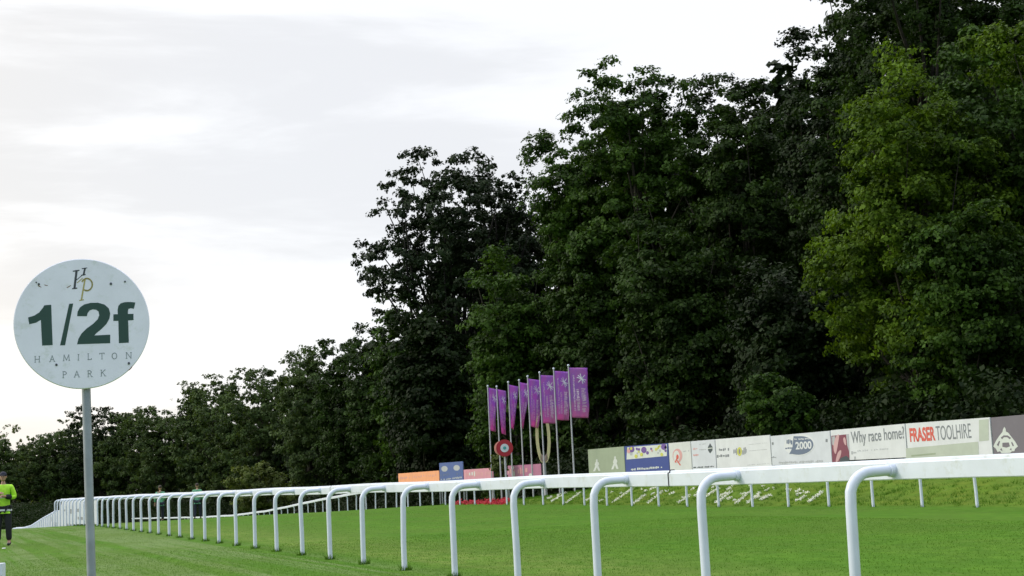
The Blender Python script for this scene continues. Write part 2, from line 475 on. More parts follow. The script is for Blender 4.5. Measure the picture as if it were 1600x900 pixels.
m.add(ring+ring2, [(i, (i+1) % 96, 96+(i+1) % 96, 96+i) for i in range(96)], 1); m.add(ring2, [tuple(range(96))], 1)
disc = m.build('disc', [SIGNW, SIGNEDGE], sroot, smooth=False)
pm = MB(); pc = cen-nrm*.045; pt_ = pc+sX*.006; pb_ = pc+sX*.045
pm.tube([(pb_[0], pb_[1], float(gz(pb_[0], pb_[1]))-.1), (pt_[0], pt_[1], cen[2]+RD*.8)], .0235, 20)
pm.build('pole', GALV, sroot)
cm = MB()
for dz in (-.16, .16):
    c0 = cen+np.array([0, 0, dz])-nrm*.02
    cm.tube([c0-sX*.09, c0+sX*.09], .008, 8)
cm.build('bracket', GALV, sroot)
def disc_polys(name, polys, mt, h=.0008):
    q = MB()
    for pl in polys: poly_solid(q, [zd(*p)+nrm*.0031 for p in pl], nrm, h)
    return q.build(name, mt, disc, smooth=False)
one = [(152,402),(185,392),(212,375),(232,350),(240,336),(277,333),(285,551),(228,554),(221,415),(195,430),(158,439)]
slash = [(374,328),(396,326),(352,552),(325,553)]
two = [(417,395),(420,370),(432,348),(455,332),(490,323),(530,322),(565,332),(588,352),(596,380),(592,408),(575,438),(548,465),(520,488),(510,499),
       (596,495),(596,541),(417,547),(424,518),(440,490),(468,462),(505,435),(528,412),(537,390),(533,370),(520,360),(502,358),(485,364),(474,378),(470,395)]
eff = [(613,385),(637,384),(636,362),(640,340),(652,326),(675,319),(705,318),(732,321),(724,355),(708,352),(695,355),(692,368),(692,383),(722,382),
       (722,416),(693,418),(697,538),(643,541),(640,420),(613,421)]
disc_polys('numeral', [one, slash, two, eff], GREENINK)
hp = stroke_poly([(414,150),(403,244)], 12)+stroke_poly([(396,152),(428,147)], 6)+stroke_poly([(392,246),(416,243)], 6)
hp += stroke_poly([(459,138),(452,172)], 10)+stroke_poly([(444,138),(470,134)], 5)+stroke_poly([(440,174),(462,170)], 5)+stroke_poly([(410,202),(430,186),(446,172)], 4)
disc_polys('monogram_letter', hp, DARKINK, .0006)
hp = stroke_poly([(459,200),(440,308)], 8)+stroke_poly([(430,310),(452,306)], 5)+stroke_poly(arc(470,224,29,33,-150,120,18), 8)+stroke_poly([(418,214),(446,190)], 4)
disc_polys('monogram_letter', hp, GOLDINK, .0010)
# small serif capitals
GL = {'H': [[(0,0),(0,1)],[(.75,0),(.75,1)],[(0,.5),(.75,.5)]], 'A': [[(0,0),(.4,1)],[(.4,1),(.8,0)],[(.15,.36),(.65,.36)]],
      'M': [[(0,0),(.08,1)],[(.08,1),(.5,.1)],[(.5,.1),(.92,1)],[(.92,1),(1,0)]], 'I': [[(.3,0),(.3,1)]], 'L': [[(.1,1),(.1,0)],[(.1,0),(.65,0)],[(.65,0),(.65,.18)]],
      'T': [[(.4,0),(.4,1)],[(0,1),(.8,1)],[(0,1),(0,.85)],[(.8,1),(.8,.85)]], 'O': [arc(.45,.5,.42,.5,0,360,16)], 'N': [[(0,0),(0,1)],[(0,1),(.8,0)],[(.8,0),(.8,1)]],
      'P': [[(.1,0),(.1,1)],[(.1,1),(.4,1),(.62,.86),(.62,.64),(.4,.5),(.1,.5)]], 'R': [[(.1,0),(.1,1)],[(.1,1),(.4,1),(.62,.86),(.62,.66),(.4,.52),(.1,.52)],[(.35,.52),(.75,0)]],
      'K': [[(.1,0),(.1,1)],[(.7,1),(.12,.45)],[(.28,.6),(.78,0)]]}
SER = {'H': [(0,0),(0,1),(.75,0),(.75,1)], 'A': [(0,0),(.8,0)], 'M': [(0,0),(1,0)], 'I': [(.3,0),(.3,1)], 'L': [(.1,0),(.1,1)], 'T': [(.4,0)], 'O': [],
       'N': [(0,0),(0,1),(.8,1)], 'P': [(.1,0),(.1,1)], 'R': [(.1,0),(.1,1),(.75,0)], 'K': [(.1,0),(.1,1),(.7,1),(.78,0)]}
def serif_letter(ch, cx, cy, h, slope=-.05):
    res = []; w_ = h*.95
    def T(p): x = cx+(p[0]-.42)*w_; return (x, cy-(p[1]-.5)*h + slope*(p[0]-.42)*w_)
    for ln in GL[ch]:
        for a, b2 in zip(ln[:-1], ln[1:]): res += stroke_poly([T(a), T(b2)], 4.2)
    for (x, y) in SER[ch]: res += stroke_poly([T((x-.13, y)), T((x+.13, y))], 2.6)
    return res
pl = []
for ch, x, y in zip('HAMILTON', (203,283,357,428,487,552,618,697), (628,625,620,617,613,611,610,607)): pl += serif_letter(ch, x, y, 32)
for ch, x, y in zip('PARK', (352,416,487,558), (711,708,706,702)): pl += serif_letter(ch, x, y, 33)
disc_polys('lettering', pl, GREYINK, .0006)
sp = []
for x, y, r in ((210,222,6),(600,220,7),(676,208,5),(305,658,7),(697,650,7),(196,212,4)): sp.append(arc(x, y, r, r, 0, 330, 9))
for q_ in sp: disc_polys('screw', [q_], DARKINK, .003)
disc_polys('stain', [[(690,690),(704,678),(718,660),(714,674),(700,688)], [(205,226),(222,236),(224,240),(208,234)], [(240,224),(258,228),(258,231),(242,229)],
                     [(360,240),(382,228),(384,230),(364,243)]], RUST, .0005)

# ------------------------------------------------------------------ advertising boards
BX = 28.0
def colm(name, c, rough=.5): return mat(name, c, rough, vary=.05, vscale=2)
def bpt(px, py, off=.0): return on_x(px, py, BX-.021-off)
TXT = {}
def text_mesh(body, bold=0.0):
    cu = bpy.data.curves.new('txt', 'FONT'); cu.body = body; cu.size = 1; cu.offset = bold; cu.extrude = .002; cu.resolution_u = 4
    o = bpy.data.objects.new('txt', cu); C.objects.link(o)
    dg = bpy.context.evaluated_depsgraph_get(); me = bpy.data.meshes.new_from_object(o.evaluated_get(dg))
    bpy.data.objects.remove(o); bpy.data.curves.remove(cu); me.materials.clear(); return me
def board_text(parent, body, px0, px1, ytop0, ytop1, h, mt, bold=0.0, name='lettering', off=.003):
    """text on the board plane between two picture columns; ytop at each end, h the height in pixels"""
    me = text_mesh(body, bold); v = np.empty(len(me.vertices)*3, np.float32); me.vertices.foreach_get('co', v); v = v.reshape(-1, 3)
    mn, mx = v.min(0), v.max(0); u = (v[:, 0]-mn[0])/(mx[0]-mn[0]); q = (v[:, 1]-mn[1])/(mx[1]-mn[1])
    a = bpt(px0, ytop0, off); b_ = bpt(px1, ytop1, off); hh = bpt(px0, ytop0, off)[2]-bpt(px0, ytop0+h, off)[2]
    v[:, 0] = BX-.021-off - v[:, 2]*.5; v[:, 1] = a[1]+(b_[1]-a[1])*u
    v[:, 2] = (a[2]+(b_[2]-a[2])*u)-hh*(1-q)
    me.vertices.foreach_set('co', v.ravel()); me.update()
    return link(name, me, mt, parent)
def decal(parent, name, polys, mt, off=.002, th=.0015):
    q = MB()
    for p in polys: poly_solid(q, [bpt(x, y, off) for x, y in p], (-1, 0, 0), th)
    return q.build(name, mt, parent, smooth=False)
def board(px0, px1, yt0, yt1, col, label, zb=None, name='advertising_board', group='advertising boards beyond the track'):
    a = bpt(px0, yt0); b_ = bpt(px1, yt1)
    gap = .03
    y0, y1 = a[1]-gap, b_[1]+gap; za, zb_ = a[2], b_[2]
    g0 = float(gz(BX, (y0+y1)/2)); bot = g0+.12 if zb is None else zb
    root = empty(name, (BX, (y0+y1)/2, g0)); tag(root, label, 'advertising board', group)
    m = MB()
    m.add([(BX-.02, y0, bot), (BX-.02, y1, bot), (BX-.02, y1, zb_), (BX-.02, y0, za), (BX+.02, y0, bot), (BX+.02, y1, bot), (BX+.02, y1, zb_), (BX+.02, y0, za)],
          [(0,1,2,3), (7,6,5,4), (0,4,5,1), (1,5,6,2), (2,6,7,3), (3,7,4,0)])
    pn = m.build('panel', col, root, smooth=False)
    for yy in (y0-.15, y1+.15):
        l = MB(); l.box(BX+.022, BX+.082, yy-.03, yy+.03, g0-.2, min(za, zb_)-.05); l.build('leg', GALV, root, smooth=False)
    return root, pn
W1 = colm('board_white', (.66, .68, .70)); W2 = colm('board_offwhite', (.62, .64, .62)); W3 = colm('board_cool_white', (.60, .63, .68))
SAGE = colm('board_sage', (.30, .36, .25)); NAVY = colm('board_navy', (.03, .06, .26)); MAUVE = colm('board_mauve', (.16, .145, .17))
ORANGE = colm('board_orange', (.85, .36, .17)); PINK = colm('board_pink', (.60, .26, .33)); PLUM = colm('board_plum', (.42, .16, .27))
BLUE = colm('board_blue', (.05, .10, .30)); PALE = colm('pale_print', (.60, .64, .60)); GREYT = colm('grey_print', (.20, .22, .24))
LGREY = colm('light_grey_print', (.40, .42, .44)); REDT = colm('red_print', (.62, .10, .07)); PINKT = colm('pink_print', (.62, .33, .32))
SLATE = colm('slate_print', (.13, .17, .25)); BLACKT = colm('black_print', (.05, .07, .08)); YEL = colm('yellow_print', (.55, .55, .10))
SAGEL = colm('sage_print', (.45, .50, .42)); VIO = colm('violet_print', (.14, .07, .30)); MAR = colm('maroon_print', (.20, .05, .08)); SKIN_P = colm('rose_print', (.55, .34, .35))

def top(px): return np.interp(px, [918, 975, 1044, 1117, 1203, 1297, 1414, 1547, 1600, 1650], [702.5, 697.5, 692.5, 686.5, 679.5, 672.5, 662, 652, 647, 643])
def skew(pts, x0, s=-.085): return [(x, y+s*(x-x0)) for x, y in pts]
r, p = board(918, 975, top(918), top(975), SAGE, 'sage green board with two pale figures, left end of the long white row')
def figure(cx, by, hh):
    return [skew(q, cx) for q in ([(cx-3.2, by-hh*.45), (cx-2.2, by-hh*.62), (cx-1.2, by-hh*.66), (cx-1.2, by-hh*.8), (cx, by-hh*.86), (cx+1.2, by-hh*.8), (cx+1.2, by-hh*.66), (cx+3, by-hh*.6), (cx+3.8, by-hh*.45), (cx+2.4, by-hh*.40),
                                   (cx+5.5, by), (cx+2.4, by), (cx, by-hh*.26), (cx-2.6, by), (cx-6, by), (cx-2.2, by-hh*.38)],)]
decal(p, 'figure_print', figure(932.5, 736, 22), PALE); decal(p, 'figure_print', figure(961, 733, 24), PALE)
r, p = board(975, 1044, top(975), top(1044), NAVY, 'navy blue board with a colourful picture band above white lettering')
rn = random.Random(4)
cols = {n: [] for n in ('PALE', 'VIO', 'YEL', 'PINKT', 'SLATE')}
decal(p, 'picture_band', [[(980, 699), (1042, 694), (1042, 712.5), (979, 718)]], PALE, .002)
for i in range(26):
    x = rn.uniform(981, 1040); y = 708-.08*(x-980)+rn.uniform(-7, 7); rr = rn.uniform(1.2, 3.4)
    cols[rn.choice(list(cols))].append(arc(x, y, rr*.8, rr, 0, 330, 9))
for x, y in ((987, 702), (1006, 703), (1037, 698)): cols['VIO'].append(arc(x, y, 4.2, 5, 0, 330, 12))
for j, (n, mt) in enumerate((('PALE', PALE), ('SLATE', LGREY), ('VIO', VIO), ('YEL', YEL), ('PINKT', PINKT))):
    if cols[n]: decal(p, 'picture_patch', cols[n], mt, .0045+.0022*j)
def scribble(px0, px1, y0, y1, h, seed, fill=.6, wid=2.2):
    """illegible lettering: small uneven marks along a line"""
    rr = random.Random(seed); res = []; x = px0
    while x < px1:
        w_ = wid*rr.uniform(.5, 1.2)
        if rr.random() < .86:
            yy = y0+(y1-y0)*(x-px0)/(px1-px0); a = rr.uniform(0, .35)*h; c = rr.uniform(.65, 1)*h
            res.append([(x, yy+a), (x+w_*fill, yy+a-.05), (x+w_*fill, yy+c-.05), (x, yy+c)])
        x += w_
    return res
decal(p, 'lettering', scribble(986, 1033, 731.5, 728, 4.2, 1, .72, 2.6), PALE)
r, p = board(1044, 1079, top(1044), top(1079), W2, 'narrow off-white board with a red splash emblem, right of the navy board')
decal(p, 'emblem', [arc(1058.5, 712, 7.5, 11, 0, 345, 18)], PINKT, .002)
decal(p, 'emblem', [arc(1057, 713, 5, 9, 20, 350, 12)], W2, .0045)
decal(p, 'emblem', [arc(1058.5, 714, 2, 4, 0, 330, 10), [(1058, 718), (1064, 727), (1062, 727), (1057, 719)], [(1054,722),(1057,716),(1058,717),(1056,723)]], REDT, .007)
decal(p, 'lettering', scribble(1065, 1076, 704, 703, 3, 2), LGREY)
r, p = board(1079, 1117, top(1079), top(1117), W3, 'narrow white board with a dark diamond emblem and a black line of text')
decal(p, 'emblem', [[(1109.5, 692.5), (1113.5, 699), (1113, 704), (1109.5, 708.5), (1106.5, 704), (1106, 699)]], BLACKT)
decal(p, 'emblem', [[(1106, 700), (1113.6, 699.3), (1113.6, 700.6), (1106, 701.3)]], PALE, .0045)
decal(p, 'lettering', scribble(1083, 1090, 700, 699, 3.5, 3)+scribble(1083, 1090, 709.5, 709, 3.5, 4, .9), PINKT)
decal(p, 'lettering', scribble(1093, 1103, 693, 692.5, 2.4, 5)+scribble(1093, 1103, 701.5, 701, 2.4, 6), LGREY)
decal(p, 'lettering', scribble(1083, 1116.5, 729.5, 727.3, 2.6, 7, .9, 1.6), BLACKT, .002)
r, p = board(1117, 1203, top(1117), top(1203), W1, 'long white board with a small yellow crest among grey letters')
decal(p, 'lettering', scribble(1121, 1139, 701, 699.5, 4.5, 8, .75, 3.5)+scribble(1120, 1139, 710.5, 709, 5, 9, .75, 4.2)+scribble(1146, 1151, 700, 699, 12, 10)+scribble(1160, 1166, 699, 698, 14, 11), GREYT)
decal(p, 'crest', [arc(1155.5, 705.5, 3.8, 7, 0, 345, 16)], YEL, .002)
decal(p, 'crest', [arc(1155.5, 705.5, 1.3, 4, 0, 330, 10)], GREYT, .0045)
decal(p, 'lettering', scribble(1170, 1198, 694, 691.5, 1.0, 12)+scribble(1170, 1198, 704, 701.5, 1.0, 13)+scribble(1168, 1200, 726, 723.5, 1.2, 14), LGREY)
r, p = board(1203, 1297, top(1203)+2, top(1297)+.5, W3, 'white board with a blue oval badge bearing 2000')
decal(p, 'badge', [skew(arc(1249, 695, 24, 17, 0, 350, 32), 1249, -.06)], W1, .002)
decal(p, 'badge', [skew([(1240, 681)]+arc(1249, 696, 22, 14.5, -95, 118, 26)+[(1233, 708.5), (1238, 700)], 1249, -.06)], SLATE, .0045)
board_text(p, '2000', 1242.5, 1267.5, 690.6, 689.0, 12, W1, .03, off=.008)
decal(p, 'lettering', scribble(1241, 1264, 684.6, 684, 3.0, 15, .7, 1.8), W1, .008)
decal(p, 'lettering', scribble(1229, 1237.5, 686, 685.5, 9, 16, .75, 3.2)+scribble(1227, 1237, 698, 697.5, 5, 17, .8, 4), SLATE, .005)
decal(p, 'lettering', scribble(1217, 1286, 720.8, 718.5, 4.2, 18, .62, 2.3), LGREY)
decal(p, 'lettering', scribble(1206, 1211, 690, 690, 6, 19, .9, 3)+scribble(1290, 1293, 684, 683.6, 7, 20, .9, 3)+scribble(1205, 1212, 713, 713, 3, 21), GREYT)
r, p = board(1297, 1414, top(1297), top(1414), W1, 'white board reading Why race home? beside a photograph of a woman')
decal(p, 'photograph', [[(1299, 681), (1326, 678.3), (1327.5, 720.5), (1300.5, 722.5)]], MAR, .002)
decal(p, 'photograph_patch', [[(1300, 682), (1305, 681.5), (1304.5, 700), (1300.5, 694)], [(1322, 679), (1326, 678.6), (1327, 706), (1324, 696)]], LGREY, .0045)
decal(p, 'photograph_patch', [smooth_poly([(1307, 680), (1312, 678), (1309, 696), (1306, 712), (1302, 703), (1303, 690)]), smooth_poly([(1309, 706), (1315, 702), (1314, 712), (1309, 722), (1305, 722)]),
                              smooth_poly([(1317, 684), (1321, 683), (1323, 697), (1319, 694)])], SKIN_P, .0065)
decal(p, 'photograph_patch', [[(1313, 716), (1322, 712), (1327, 716), (1327.3, 720.8), (1312, 721.8)]], BLACKT, .0085)
board_text(p, 'Why race home?', 1329, 1412, 674.5, 665.8, 24, GREYT, .012)
decal(p, 'lettering', scribble(1330, 1336, 705, 704.5, 5, 22, .8, 3)+scribble(1331, 1336, 712, 711.5, 8, 23, .8, 3)+scribble(1340, 1390, 703, 699.5, 3, 24, .4, 2.6), LGREY)
r, p = board(1414, 1547, top(1414), top(1547), W1, 'white board with FRASER in red and TOOLHIRE in grey above a sage band')
decal(p, 'band', [[(1415.5, 700.5), (1528.5, 690), (1529.5, 712), (1416, 719.5)], [(1529.5, 656), (1544.5, 654.8), (1545, 688), (1530, 689.5)]], SAGEL)
decal(p, 'lettering', [[(1424, 711), (1462, 707.5), (1462, 710), (1424, 713.5)]], SAGE, .0045)
board_text(p, 'FRASER', 1420.5, 1460, 669.0, 666.0, 22, REDT, .035)
board_text(p, 'TOOLHIRE', 1461.5, 1516, 665.8, 661.2, 22.5, GREYT, .0)
r, p = board(1547, 1662, top(1547)+.6, top(1650)-.6, MAUVE, 'mauve grey board with a pale bell-shaped emblem at the right edge of the picture')
def vv(x, y): return (1400+x/8, 635+y/8)
decal(p, 'emblem', [[vv(*q) for q in ((1355,255),(1372,285),(1375,315),(1405,330),(1450,390),(1490,440),(1525,500),(1490,530),(1480,560),(1450,560),(1425,582),(1320,585),(1300,560),(1270,570),(1250,530),(1215,500),(1250,430),(1290,370),(1330,320),(1338,285))]], PALE, .002)
decal(p, 'emblem', [[vv(*q) for q in s2] for s2 in (((1310,390),(1345,362),(1395,362),(1440,395),(1420,410),(1390,385),(1350,385),(1325,410)), ((1330,455),(1410,450),(1425,500),(1380,515),(1330,505)),
                                                     ((1260,480),(1290,430),(1300,440),(1280,500)), ((1450,440),(1475,490),(1460,500),(1440,455)), ((1300,540),(1320,520),(1330,560)), ((1420,540),(1440,520),(1445,550)))], MAUVE, .0045)
# lower boards beyond the flags
G2 = 'low boards left of the gold hoop'
r, p = board(622, 686, 740, 735.2, ORANGE, 'low orange board, leftmost board beyond the track', zb=.55)
decal(p, 'lettering', scribble(625, 640, 744.5, 743.5, 5, 31, .5)+scribble(645, 683, 743, 740, 5, 32, .25, 3.4), PINKT)
r, p = board(686, 723, 723.6, 720.8, BLUE, 'taller blue board with pale print between the orange and pink boards', zb=.5)
decal(p, 'lettering', [arc(694.5, 732.5, 5, 4.5, 0, 340, 14), arc(713.5, 731, 5, 4.5, 0, 340, 14)]+scribble(689, 703, 747.5, 746.5, 3.4, 33, .75)+scribble(707, 721, 745, 744, 4, 34, .75), LGREY)
decal(p, 'lettering', scribble(689, 702, 739.5, 738.5, 5, 35, .4)+scribble(707, 720, 738.5, 737.5, 5, 36, .4), SLATE, .0045)
r, p = board(724, 770, 734, 731, PINK, 'low pink board with pale letters just left of the winning post', zb=.5)
decal(p, 'lettering', scribble(727, 768, 737, 734.5, 9, 37, .45, 2.6), PINKT)
decal(p, 'lettering', scribble(733, 745, 736, 735, 10, 38, .5, 4), PALE, .005)
r, p = board(790, 845, 728, 724.6, PLUM, 'low plum pink board standing between the winning post and the gold hoop', zb=.5)
decal(p, 'lettering', scribble(794, 822, 731.5, 730, 11, 39, .6, 4), PINKT)
decal(p, 'lettering', [arc(802, 741, 2.6, 5, 0, 340, 10), arc(801, 731, 2.4, 2.4, 0, 340, 10), arc(829, 742, 2.8, 2.4, 0, 340, 10)], PALE, .005)

# white boards fixed along the dipping end of the near rail
yA, yB = y_at_px(152, 5.78), y_at_px(96, 5.78); yC = y_at_px(30, 5.78)
hr = empty('rail_banner', (5.78, yA, float(gz(5.78, yA)))); tag(hr, 'white banner with grey marks hung on the far end of the near rail', 'banner')
m = MB(); n = 40
ys = np.linspace(yA, yC, n); vs = []
for y in ys:
    z = float(gz(5.8, y)); hgt = 1.0-.0016*max(0, y-50)-z if y < yB else .93
    vs += [(5.745, y, z+.06), (5.745, y, z+hgt)]
vs += [(x+.012, y, z) for x, y, z in vs]
fs = [(2*i, 2*i+2, 2*i+3, 2*i+1) for i in range(n-1)] + [(2*n+2*i+1, 2*n+2*i+3, 2*n+2*i+2, 2*n+2*i) for i in range(n-1)]
fs += [(2*i+1, 2*i+3, 2*n+2*i+3, 2*n+2*i+1) for i in range(n-1)]
m.add(vs, fs); bn = m.build('banner_sheet', colm('banner_grey_white', (.54, .58, .64)), hr, smooth=False)
q = MB()
for px, pw, z0, z1 in ((110.5, 5, .62, .84), (119, 2.2, .62, .9), (122.5, 4, .62, .76), (86, 4, .12, .45), (125, 8, .28, .40), (108, 9, .1, .17), (100.5, 2.6, .82, .9), (81, 2.2, .55, .8)):
    ya, yb = y_at_px(px-pw/2, 5.744), y_at_px(px+pw/2, 5.744); zz = float(gz(5.8, ya))
    q.box(5.741, 5.744, min(ya, yb), max(ya, yb), zz+z0, zz+z1)
q.build('banner_mark', GREYT, bn, smooth=False)

# ------------------------------------------------------------------ flags, hoop, winning post
def flagmat():
    m = bpy.data.materials.new('purple_flag_cloth'); m.use_nodes = True; t = m.node_tree; b = t.nodes['Principled BSDF']
    a = N(t, 'ShaderNodeAttribute', attribute_name='drop')
    co = N(t, 'ShaderNodeTexCoord'); nz = noise(t, co.outputs['Object'], 3, 3, .5)
    k = math_(t, 'ADD', mapr(t, a.outputs['Fac'], .55, 1.0, 0, .8), mapr(t, nz, .4, .6, 0, .3), True)
    c = mixc(t, k, (.40, .19, .50), (.58, .22, .42)); t.links.new(c, b.inputs['Base Color'])
    b.inputs['Roughness'].default_value = .6; o = t.nodes['Material Output']
    tr = N(t, 'ShaderNodeBsdfTranslucent'); t.links.new(mixc(t, 1.0, c, (1.6, 1.4, 1.8), 'MULTIPLY'), tr.inputs[0]); mx = N(t, 'ShaderNodeMixShader'); mx.inputs[0].default_value = .45
    t.links.new(b.outputs[0], mx.inputs[1]); t.links.new(tr.outputs[0], mx.inputs[2]); t.links.new(mx.outputs[0], o.inputs[0])
    return m
FLAG = flagmat(); FPRINT = colm('flag_pink_print', (.80, .60, .76)); FWHITE = colm('flag_white_print', (.88, .86, .92))
PX0 = 27.0
flags = [ # pole px, top y, flag top y, bottom y, widths at top and bottom (px), start offset at the bottom
    (762, 604, 605.5, 672, 13, 9, -1.5), (776, 605, 608, 677, 13, 6, 3), (794, 598, 601, 668, 14.5, 2.5, 0), (811, 595, 597, 667, 14.5, 5, -2.5),
    (824.3, 589, 591.5, 666, 20, 11, 0), (843, 583, 586, 661, 22, 19, 0), (865, 577, 579.5, 656, 22, 20, 0), (888, 572, 574.5, 652.5, 28.5, 26, 0)]
ordn = ['leftmost, hanging narrow', 'second from the left, twisted thin', 'third from the left, furled to a point', 'fourth from the left, folded diagonally',
        'fifth from the left, half open', 'sixth from the left, behind the gold hoop', 'second from the right, open flat', 'rightmost and tallest, fully open']
hdir = AX[0].copy(); hdir[2] = 0; hdir /= np.linalg.norm(hdir); ddir = np.array([-hdir[1], hdir[0], 0])
for i, (px, yt, f0, f1, w0, w1, o1) in enumerate(flags):
    tp = on_x(px, yt, PX0); dep = depth_of(tp); s = dep/F_PX; g0 = float(gz(PX0, tp[1]))
    root = empty('flag', (tp[0], tp[1], g0)); tag(root, 'purple vertical banner flag, '+ordn[i]+' of the eight', 'flag', 'purple banner flags on tall poles')
    m = MB(); m.tube([(tp[0], tp[1], g0-.2), (tp[0], tp[1], g0+2.5), (tp[0], tp[1], tp[2])], [.040, .036, .030], 12); m.build('pole', FLAGPOLE, root)
    m = MB(); m.ball((tp[0], tp[1], tp[2]+.03), .055, 12, 8); m.build('finial', WHITE2, root)
    zt = tp[2]-(f0-yt)*s; zb = tp[2]-(f1-yt)*s
    # cloth: top edge arm keeps its real width, turned away from the view where it looks narrow
    def cloth(u, v, i=i, tp=tp, s=s, w0=w0, w1=w1, o1=o1, zt=zt, zb=zb):
        wv = (w0+(w1-w0)*v**1.4)*s; full = 27*s
        dep_ = math.sqrt(max(full*full-wv*wv, 0))*.55
        ph = i*1.7
        off = (.10+.05*math.sin(ph*2))*math.sin(v*(3+1.5*math.sin(ph))+u*(6+2*math.cos(ph))+ph)*u
        return tp + hdir*((1.1+o1*v)*s + wv*u + .05*math.sin(v*(5+2*math.cos(ph))+ph*1.3)*u*v) + ddir*(dep_*math.sin(math.pi*u*.8)*.8 + off) + np.array([0, 0, zt-tp[2]-(zt-zb)*v-.05*u*(1 if w1 > 15 else 2)])
    nu, nv = 12, 26; vs = [cloth(a/nu, b_/nv) for b_ in range(nv+1) for a in range(nu+1)]
    fs = [(b_*(nu+1)+a, b_*(nu+1)+a+1, (b_+1)*(nu+1)+a+1, (b_+1)*(nu+1)+a) for b_ in range(nv) for a in range(nu)]
    me = bpy.data.meshes.new('cloth'); me.from_pydata([tuple(v) for v in vs], [], fs); me.shade_smooth()
    at_ = me.attributes.new('drop', 'FLOAT', 'POINT'); at_.data.foreach_set('value', [b_/nv for b_ in range(nv+1) for a in range(nu+1)])
    cl = link('banner_cloth', me, FLAG, root)
    sm = cl.modifiers.new('thickness', 'SOLIDIFY'); sm.thickness = .006
    def prints(name, strokes, wd, mt, fr):
        q = MB()
        for a, b_ in strokes:
            a = np.array(a); b_ = np.array(b_); K = 4
            d = b_-a; L = math.hypot(d[0], d[1]*2.7)+1e-9; nn = np.array([-d[1]*2.7, d[0]/2.7])/L*wd
            v4 = []
            for k in range(K+1):
                c = a+d*k/K
                for sg in (-1, 1):
                    e = c+nn*sg; v4.append(cloth(min(max(e[0], .02), .98), min(max(e[1], .01), .99))-ddir*(fr+.008))
            q.add(v4, [(2*k, 2*k+1, 2*k+3, 2*k+2) for k in range(K)])
        return q.build(name, mt, cl, smooth=False)
    st = []
    for k in range(6):
        a = math.pi*k/6+.25; st.append(((.66-.27*math.cos(a), .22-.105*math.sin(a)), (.66+.27*math.cos(a), .22+.105*math.sin(a))))
    prints('flag_emblem', st[::2]+st[1:2], .022, FWHITE, .02)
    rr = random.Random(i+70); st = []
    for colu, v0, v1, h_ in ((.22, .16, .86, .06), (.42, .44, .86, .09), (.74, .42, .88, .15)):
        v = v0
        while v < v1:
            st.append(((colu-h_*rr.uniform(.6, 1), v), (colu+h_*rr.uniform(.4, 1), v+rr.uniform(-.008, .01))))
            if rr.random() < .5: st.append(((colu+h_*rr.uniform(-1, 1), v), (colu+h_*rr.uniform(-1, 1), v+.03)))
            v += rr.uniform(.022, .036)
    prints('flag_lettering', st, .018, FPRINT, .014)
# gold hoop
hx = 27.7; hc = on_x(849.3, 700, hx); s = depth_of(hc)/F_PX; g0 = float(gz(hx, hc[1]))
root = empty('gold_hoop', (hc[0], hc[1], g0)); tag(root, 'tall gold U-shaped hoop on a pole below the purple flags', 'monument')
pts = []
for k in range(33):
    a = R(-180+360*k/32); pts.append(hc+hdir*(9.2*s*math.sin(a))+np.array([0, 0, (-(math.cos(a))*40+17)*s]))
m = MB(); m.sweep([(-.06, -.075), (.06, -.075), (.06, .075), (-.06, .075)], pts, ddir, up=hdir); m.build('hoop', GOLD, root, bevel=0)
m = MB(); poly_solid(m, [hc+hdir*(x*s)+np.array([0, 0, z*s]) for x, z in ((-5, -8), (-1.5, -12), (1.5, -12), (5, -8), (6, -18), (0, -25), (-6, -18))], -ddir, .06); m.build('plinth_plate', mat('dusty_rose', (.45, .33, .30), .6), root, smooth=False)
m = MB(); m.tube([(hc[0], hc[1], g0-.1), (hc[0], hc[1], hc[2]-22*s)], .085, 12); m.build('pole', FLAGPOLE, root)
# winning post
wx = 25.0; wc = on_x(788.5, 700, wx); s = depth_of(wc)/F_PX; g0 = float(gz(wx, wc[1])); nr = O-wc; nr[2] = 0; nr /= np.linalg.norm(nr); wr = np.cross((0, 0, 1), nr)
nr2 = nr*math.cos(.25)-wr*math.sin(.25)*-1; 
root = empty('winning_post', (wc[0], wc[1], g0)); tag(root, 'red winning post disc with white ring on a pale pole, left of the flags', 'winning post')
m = MB(); m.tube([wc-nr*.10, wc], 13.2*s, 40); m.build('disc', RED, root)
m = MB(); m.tube([wc-nr*.30-wr*5.0*s, wc-nr*.12-wr*5.0*s], 11.5*s, 36); m.build('rear_disc', PINKEDGE, root)
m = MB(); m.tube([wc+nr*.001, wc+nr*.012], 6.6*s, 32); m.build('white_ring', WHITE, root)
m = MB(); m.tube([wc+nr*.0125, wc+nr*.02], 2.6*s, 20); m.build('bullseye', TEAL, root)
m = MB(); pc = wc-nr*.15; m.tube([(pc[0], pc[1], g0-.1), (pc[0], pc[1], wc[2])], .05, 12); m.build('pole', FLAGPOLE, root)

